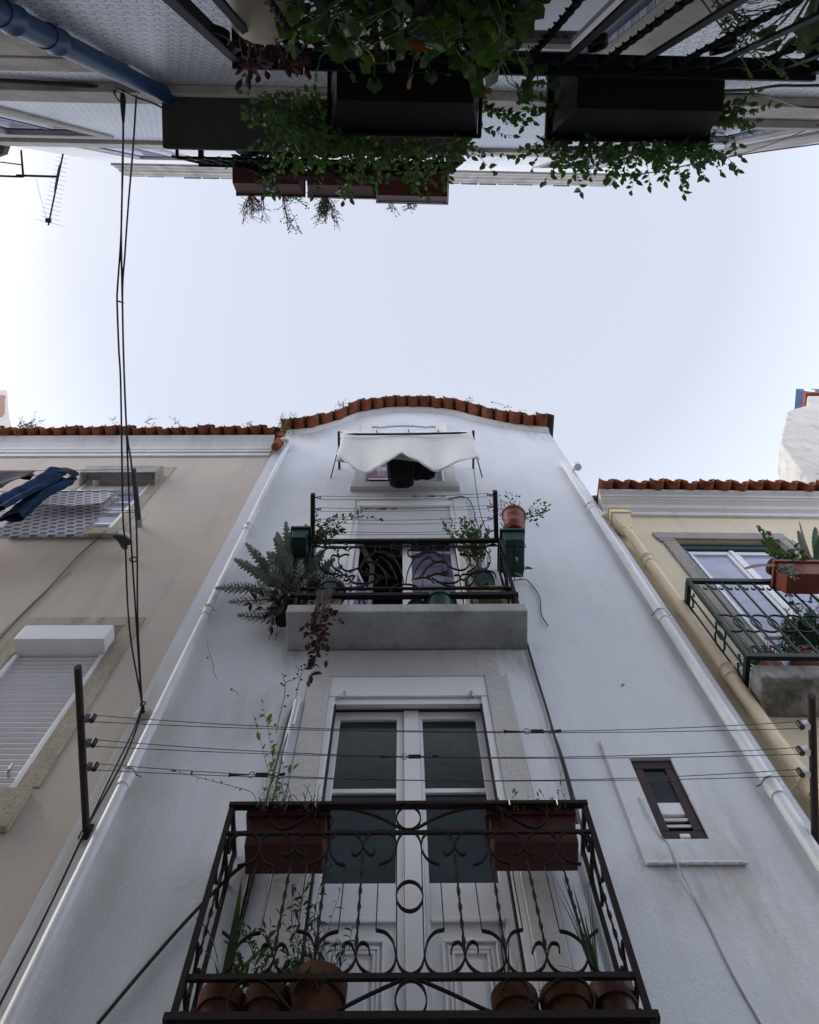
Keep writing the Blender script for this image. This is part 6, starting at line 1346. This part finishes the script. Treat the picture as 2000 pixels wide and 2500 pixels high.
# pair of canvas shoes
sh = thing('shoes', 'pair of white canvas shoes with black soles drying under the arm', 'shoes', L, L.pt(300,1312,-.22))
def shoe(c, ax, up, name):
    ax, up = V(ax).normalized(), V(up); sdv = ax.cross(up).normalized(); up = sdv.cross(ax).normalized(); n = 22
    def out(t, k=1): a = 2*math.pi*t; r_ = .048*(1+.14*math.cos(a)); return V(c)+ax*(.14*math.cos(a))*k+sdv*(r_*math.sin(a))*k
    s = MB(); ring_ = [out(i/n) for i in range(n)]; s.add(ring_+[p+up*.022 for p in ring_], [tuple(range(n-1,-1,-1)), tuple(range(n,2*n))]+[(i,(i+1)%n,n+(i+1)%n,n+i) for i in range(n)]); o = part('sole', s, RUBBER, sh)
    u = MB(); lv = [(0,.94),(.03,.93),(.055,.8),(.075,.58)]
    for h_, k in lv:
        for i in range(n): p = out(i/n, k); p -= ax*(.05*(1-k)); u.v.append(p+up*(.0225+h_))
    u.f += [(j*n+i, j*n+(i+1)%n, (j+1)*n+(i+1)%n, (j+1)*n+i) for j in range(3) for i in range(n)]; part('upper', u, CANVAS, sh, smooth=True, solid=.004)
c = L.pt(297,1318,-.22); shoe(c, (.85,.12,-.35), (.25,-.1,1), 'a'); shoe(c+V((-.06,.07,.10)), (.55,.35,-.5), (.5,.2,.8), 'b')
part('peg_string', MB().tube([c+V((.0,.03,.08)), V((c.x+.05,c.y+.02,bp_.z-.02))], .003, 4), WIRE, sh)

# ================================================================ cables
def cpath(pts, z0, z1, fr=W0):
    n = len(pts)-1; y0, y1 = pts[0][1], pts[-1][1]
    return [fr.ptz(a, b, z0+(z1-z0)*((b-y0)/(y1-y0))) for a, b in pts]
z0, z1 = 1.6+4.5, M.pt(348,1730,-.04).z; grp = 'cables crossing the alley'
anchor = (347,1722)
cable('overhead_cable', 'leftmost black cable crossing the alley, bowed out from the others', W0, cpath([(300,240),(301,330),(299,400),(297,520),(294,600),(287,700),(286,742),(290,850),(295,950),(300,1250),(306,1330),(312,1480),(322,1580),(342,1690),anchor], z0, z1), .0075, group=grp)
cable('overhead_cable', 'middle black cable crossing the alley, meeting the right one overhead', W0, cpath([(301,242),(300,400),(296,560),(298,700),(299,742),(302,880),(310,1080),(319,1300),(331,1490),(339,1620),(345,1700),anchor], z0, z1), .0075, group=grp)
cable('overhead_cable', 'rightmost black cable crossing the alley with a small loop near the shoes', W0, cpath([(333,232),(325,360),(314,490),(305,620),(299,740),(308,1030),(322,1140),(332,1265),(335,1360),(336,1500),(341,1620),(346,1700),anchor], z0+.0, z1), .0075, group=grp)
zz = z0+(z1-z0)*.75; lp = [W0.ptz(334+9*math.cos(a)-8, 1362+6*math.sin(a)+4, zz-.02) for a in [6.283*i/16 for i in range(16)]]
tag(part('cable_loop', MB().tube(lp, .006, 5, closed=True), BLACK, fr=W0, base=lp[0]), 'small coil of wire tied round the rightmost overhead cable', 'cable')
tag(part('cable_tie', MB().tube([W0.ptz(284,735,z0+.1), W0.ptz(292,736,z0+.1), W0.ptz(302,740,z0+.1)], .006, 5), BLACK, fr=W0, base=W0.ptz(284,735,z0+.1)), 'short twist of wire joining two overhead cables against the sky', 'wire tie')
st_ = thing('cable_stay', 'black taped cable stay hooked to the stone band above the alley', 'cable stay', O, O.pt(300,224,dA))
part('hook', MB().tube(smooth_path([O.pt(284,213,.0), O.pt(279,226,.10), O.pt(290,246,.14), O.pt(300,254,.18)],5), .007, 6), BLACK, st_); part('taped_end', MB().tube([O.pt(300,222,dA-.01), O.ptz(300,245,z0), O.ptz(301,300,z0)], [.014,.022,.009], 8), BLACK, st_, smooth=True)
an = thing('wall_anchor', 'small metal hook anchor on the left wall where the cables end', 'anchor', M, M.pt(350,1740))
p = M.pt(350,1740); part('eye', MB().tube([p, M.pt(348,1728,-.10)], .016, 8).tube(circ(V((p.x,-.08,p.z)), .020, 12), .006, 5, closed=True), BLACK, an, smooth=True); part('patch', MB().lathe((p.x,-.002,p.z-.02), [(.075,0),(.06,.012),(0,.018)], 12, Matrix.Rotation(math.pi/2, 3, 'X')), ROUGHW, an, smooth=True)
for off, lb in ((0,'left of the pair of cables running down beside the white drainpipe'),(12,'right of the pair of cables running down beside the white drainpipe')):
    cable('wall_cable', 'black cable, '+lb, M, [M.pt(343+off*.2,1735,-.05), M.pt(322+off*.6,1790,-.03), M.pt(280+off,1875,-.03), M.pt(222+off*.3,1995,-.02), M.pt(200+off*.2,2042,-.02), M.pt(150+off*.1,2150,-.02), M.pt(92,2272,-.02), M.pt(20,2412,-.02), M.pt(-40,2530,-.02)], .008)
cable('wall_cable', 'black cable slanting from the lower railing down to the bottom left corner', M, [M.pt(238,2500,-.02), M.pt(330,2390,-.02), M.pt(430,2275,-.02), M.pt(510,2190,-.03), M.pt(560,2140,-.03), M.pt(610,2100,-.03)], .011)
cable('wall_cable', 'black cable falling behind the left flower box to a pale conduit', M, [M.pt(545,2400,-.02), M.pt(590,2220,-.02), M.pt(640,1985,-.03), M.pt(672,1870,-.04), M.pt(700,1765,-.03), M.pt(716,1725,-.02)], .010)
cable('wall_cable', 'second black cable beside the pale conduit left of the door', M, [M.pt(570,2330,-.02), M.pt(664,1965,-.03), M.pt(690,1840,-.04), M.pt(710,1765,-.03), M.pt(722,1722,-.02)], .008)
tag(part('conduit', MB().tube([M.pt(725,1703,-.03), M.pt(700,1800,-.03), M.pt(686,1860,-.03)], .014, 8).tube([M.pt(733,1705,-.03), M.pt(716,1770,-.03)], .012, 8), PVC, fr=M, base=M.pt(725,1703,-.03), smooth=True), 'short pale conduit ends fixed left of the balcony door surround', 'conduit')
cable('wall_cable', 'black cable dropping from the upper slab to the right of the door', M, [M.pt(1287,1570,-.02), M.pt(1310,1650,-.02), M.pt(1335,1730,-.02), M.pt(1352,1790,-.02), M.pt(1370,1850,-.02), M.pt(1397,1955,-.03), M.pt(1410,2010,-.03)], .011)
cable('wall_cable', 'thinner black cable branching beside the right flower box', M, [M.pt(1352,1790,-.02), M.pt(1374,1850,-.03), M.pt(1404,1955,-.04), M.pt(1425,2040,-.04)], .008)
cable('wall_cable', 'thin black wire falling from the quilt frame to the upper railing', M, [M.pt(1154,1120,-.3), M.pt(1160,1170,-.2), M.pt(1172,1250,-.15), M.pt(1192,1306,-.15)], .006)
cable('wall_cable', 'thin looped wire on the surround above the roller shutter', M, [M.pt(1095,1219,-.03), M.pt(1125,1212,-.03), M.pt(1145,1220,-.03), M.pt(1155,1240,-.03), M.pt(1162,1270,-.04), M.pt(1176,1305,-.04)], .007)
cable('wall_cable', 'frayed wire dangling on the wall under the right green box', M, [M.pt(1250,1418,-.05), M.pt(1282,1415,-.03), M.pt(1300,1430,-.02), M.pt(1318,1460,-.02), M.pt(1322,1500,-.02), M.pt(1338,1528,-.02)], .006)
cable('wall_cable', 'pale cable running from the small window down the right wall', M, [M.pt(1560,1945,-.03), M.pt(1585,1995,-.035), M.pt(1612,2040,-.03), M.pt(1632,2062,-.024), M.pt(1659,2121,-.030), M.pt(1700,2200,-.006), M.pt(1737,2271,-.006), M.pt(1790,2380,-.006), M.pt(1857,2498,-.006), M.pt(1890,2560,-.006)], .0045, simple('pale_cable', (.50,.47,.45), .6))
cable('wall_cable', 'thin dark cable slanting down the pink wall from the upper window', L, [L.pt(256,1296,-.08), L.pt(235,1318,-.02), L.pt(190,1358,-.012), L.pt(110,1445,-.012), L.pt(53,1500,-.012), L.pt(0,1557,-.012), L.pt(-60,1620,-.012)], .0075)
cable('wall_cable', 'pink painted cable beside the dark one on the cream house', L, [L.pt(172,1398,-.006), L.pt(150,1410,-.006), L.pt(100,1452,-.006), L.pt(40,1510,-.006), L.pt(-20,1570,-.006)], .006, simple('pink_cable', (.52,.38,.32), .8))

# ================================================================ antenna, chimneys, weeds
za_ = 1.6+9.4
at = thing('antenna', 'television aerial on a rusty side arm against the sky at the upper left', 'antenna', W0, W0.ptz(60,430,za_))
b0, b1 = W0.ptz(154,375,za_), W0.ptz(118,550,za_); ax = (b1-b0).normalized(); ex = V((ax.y,-ax.x,0))
part('boom', MB().tube([b0,b1], .013, 8), BLACK, at, smooth=True)
part('stay_tube', MB().tube(smooth_path([b0.lerp(b1,.12), W0.ptz(144,408,za_-.05), W0.ptz(139,432,za_-.05), W0.ptz(134,462,za_-.05), b0.lerp(b1,.55)],5), .011, 6), BLACK, at, smooth=True)
for i in range(16):
    u = .06+.9*i/15; c = b0.lerp(b1, u); hw = .085+.06*u+(.07 if i == 15 else 0)
    part('element', MB().tube([c-ex*hw+V((0,0,.012)), c+ex*hw+V((0,0,.012))], .0028, 4), GALV, at)
c = b0.lerp(b1,.93); part('dipole_box', B((c.x-.04,c.y-.035,c.z-.04),(c.x+.04,c.y+.035,c.z-.012)), BLACK, at)
part('side_arm', MB().tube([W0.ptz(40,428,za_-.05), W0.ptz(138,431,za_-.05)], .018, 8), RUSTY, at, smooth=True)
part('guy_wire', MB().tube([W0.ptz(87,430,za_-.05), W0.ptz(98,478,za_), W0.ptz(114,536,za_)], .003, 4), WIRE, at)
fm = thing('iron_frame', 'black perforated iron frame jutting from the roof left of the aerial', 'iron frame', W0, W0.ptz(51,371,za_-.6))
zf_ = za_-.08; part('upright_bar', MB().hexa([W0.ptz(a,b,z) for z in (zf_,zf_+.04) for a,b in ((49,366),(54,366),(60,433),(54,433))]), BLACK, fm); part('bottom_bar', MB().hexa([W0.ptz(a,b,z) for z in (zf_,zf_+.05) for a,b in ((-60,424),(55,429),(56,434),(-60,430))]), RUSTY, fm); part('middle_bar', MB().tube([W0.ptz(-60,388,zf_),W0.ptz(53,402,zf_)], .010, 6), BLACK, fm)
chm = thing('chimney', 'broad old limewashed chimney stack with sloping shoulders above the yellow house', 'chimney', Y, Y.pt(1900,1164,.5))
pl_ = [Y.pt(a,b,.5) for a,b in ((1875,1172),(1905,1080),(1922,1004),(1930,1000),(1969,990),(1972,966),(2060,966),(2064,992),(2120,1002),(2170,1172))]
zlow = zy1+.1; poly = [(p.x,p.z) for p in pl_]; poly[0] = (poly[0][0], min(poly[0][1], zlow)); poly[-1] = (poly[-1][0], min(poly[-1][1], zlow))
part('stack', MB().prism_xz(poly[::-1], .5, 1.2), OLDW, chm, bev=.03)
q0, q1 = Y.pt(1970,966,.55), Y.pt(2062,953,.55); part('clay_cap', B((q0.x-.02,.48,q0.z+.001),(q1.x+.02,1.22,q0.z+.10)), TERRA, chm); part('blue_tile_cap', B((q0.x+.06,.52,q0.z+.101),(q1.x-.02,1.18,q1.z)), BLUE, chm)
dk = MB()
for k in range(4): c = V((q0.x+.28+k*.42,.515,(q0.z+.1+q1.z)/2)); dk.tube([c, c+V((0,-.02,0))], .13, 16)
parts('white_roundel', dk, PVC, chm)
ch2 = thing('chimney', 'brick and plaster chimney at the left edge above the cream house roof', 'chimney', L, L.pt(0,1040,.8))
pl_ = [L.pt(a,b,.8) for a,b in ((-90,951),(17,951),(18,985),(22,1015),(30,1046),(-90,1046))]; part('stack', MB().prism_xz([(p.x,p.z) for p in pl_], .8, 1.5), OLDW, ch2, bev=.03)
p = [L.pt(a,b,.795) for a,b in ((-50,965),(12,965),(11,1008),(4,1018),(-50,1018))]; part('bare_brick', MB().prism_xz([(v.x,v.z) for v in p], .79, .799), simple('exposed_brick', (.38,.20,.14), .9, .2, 12, 0, .2, .5, (.24,.14,.11)), ch2)
def weed(fr, px, py, y, label, n, ln, seed, mat=LEAFD, mat2=STEM):
    c = fr.pt(px, py, y); t = thing('roof_weed', label, 'weed', fr, c, 'weeds growing on the eaves'); rr = random.Random(seed)
    ps = [wander(c+V((rr.uniform(-ln,ln)*.4,rr.uniform(-.05,.1),0)), (rr.uniform(-.9,.9),rr.uniform(-.3,.3),1), 5, ln/5, rr, .35, 0) for _ in range(n)]
    stems_leaves(t, ps, mat, mat2, ln*.16, .4, ln*.11, .004, seed=seed, start=.2)
weed(L, 58, 1042, -.05, 'feathery weed on the roof beside the left chimney', 26, .27, 1)
weed(L, 275, 1030, -0.30, 'tiny tuft on the cream house tiles left of the overhead cables', 7, .10, 2); weed(L, 362, 1030, -0.30, 'tiny tuft on the cream house tiles right of the overhead cables', 8, .14, 3); weed(L, 430, 1031, -0.30, 'small tuft midway along the cream house tiles', 8, .13, 4); weed(L, 605, 1032, -0.30, 'small tuft near the right end of the cream house tiles', 9, .14, 5)
weed(M, 712, 1020, -0.30, 'mossy tuft on the low left end of the curved gable', 16, .10, 6); weed(M, 688, 1021, -0.30, 'dark moss clump above the ridge end tiles', 14, .09, 7); weed(M, 834, 989, -0.30, 'green tuft on the rising part of the curved gable', 18, .13, 8); weed(M, 1146, 979, -0.30, 'dark tuft on the falling part of the curved gable', 12, .10, 9); weed(M, 1275, 1007, -0.30, 'green tuft on the low right end of the curved gable', 10, .08, 10)
weed(M, 1228, 993, -0.30, 'bare dry stalk leaning out of the gable tiles', 2, .25, 11, STEM); weed(M, 693, 1044, -0.30, 'pale grass tuft on the ridge end tiles', 10, .25, 12, LEAFY)
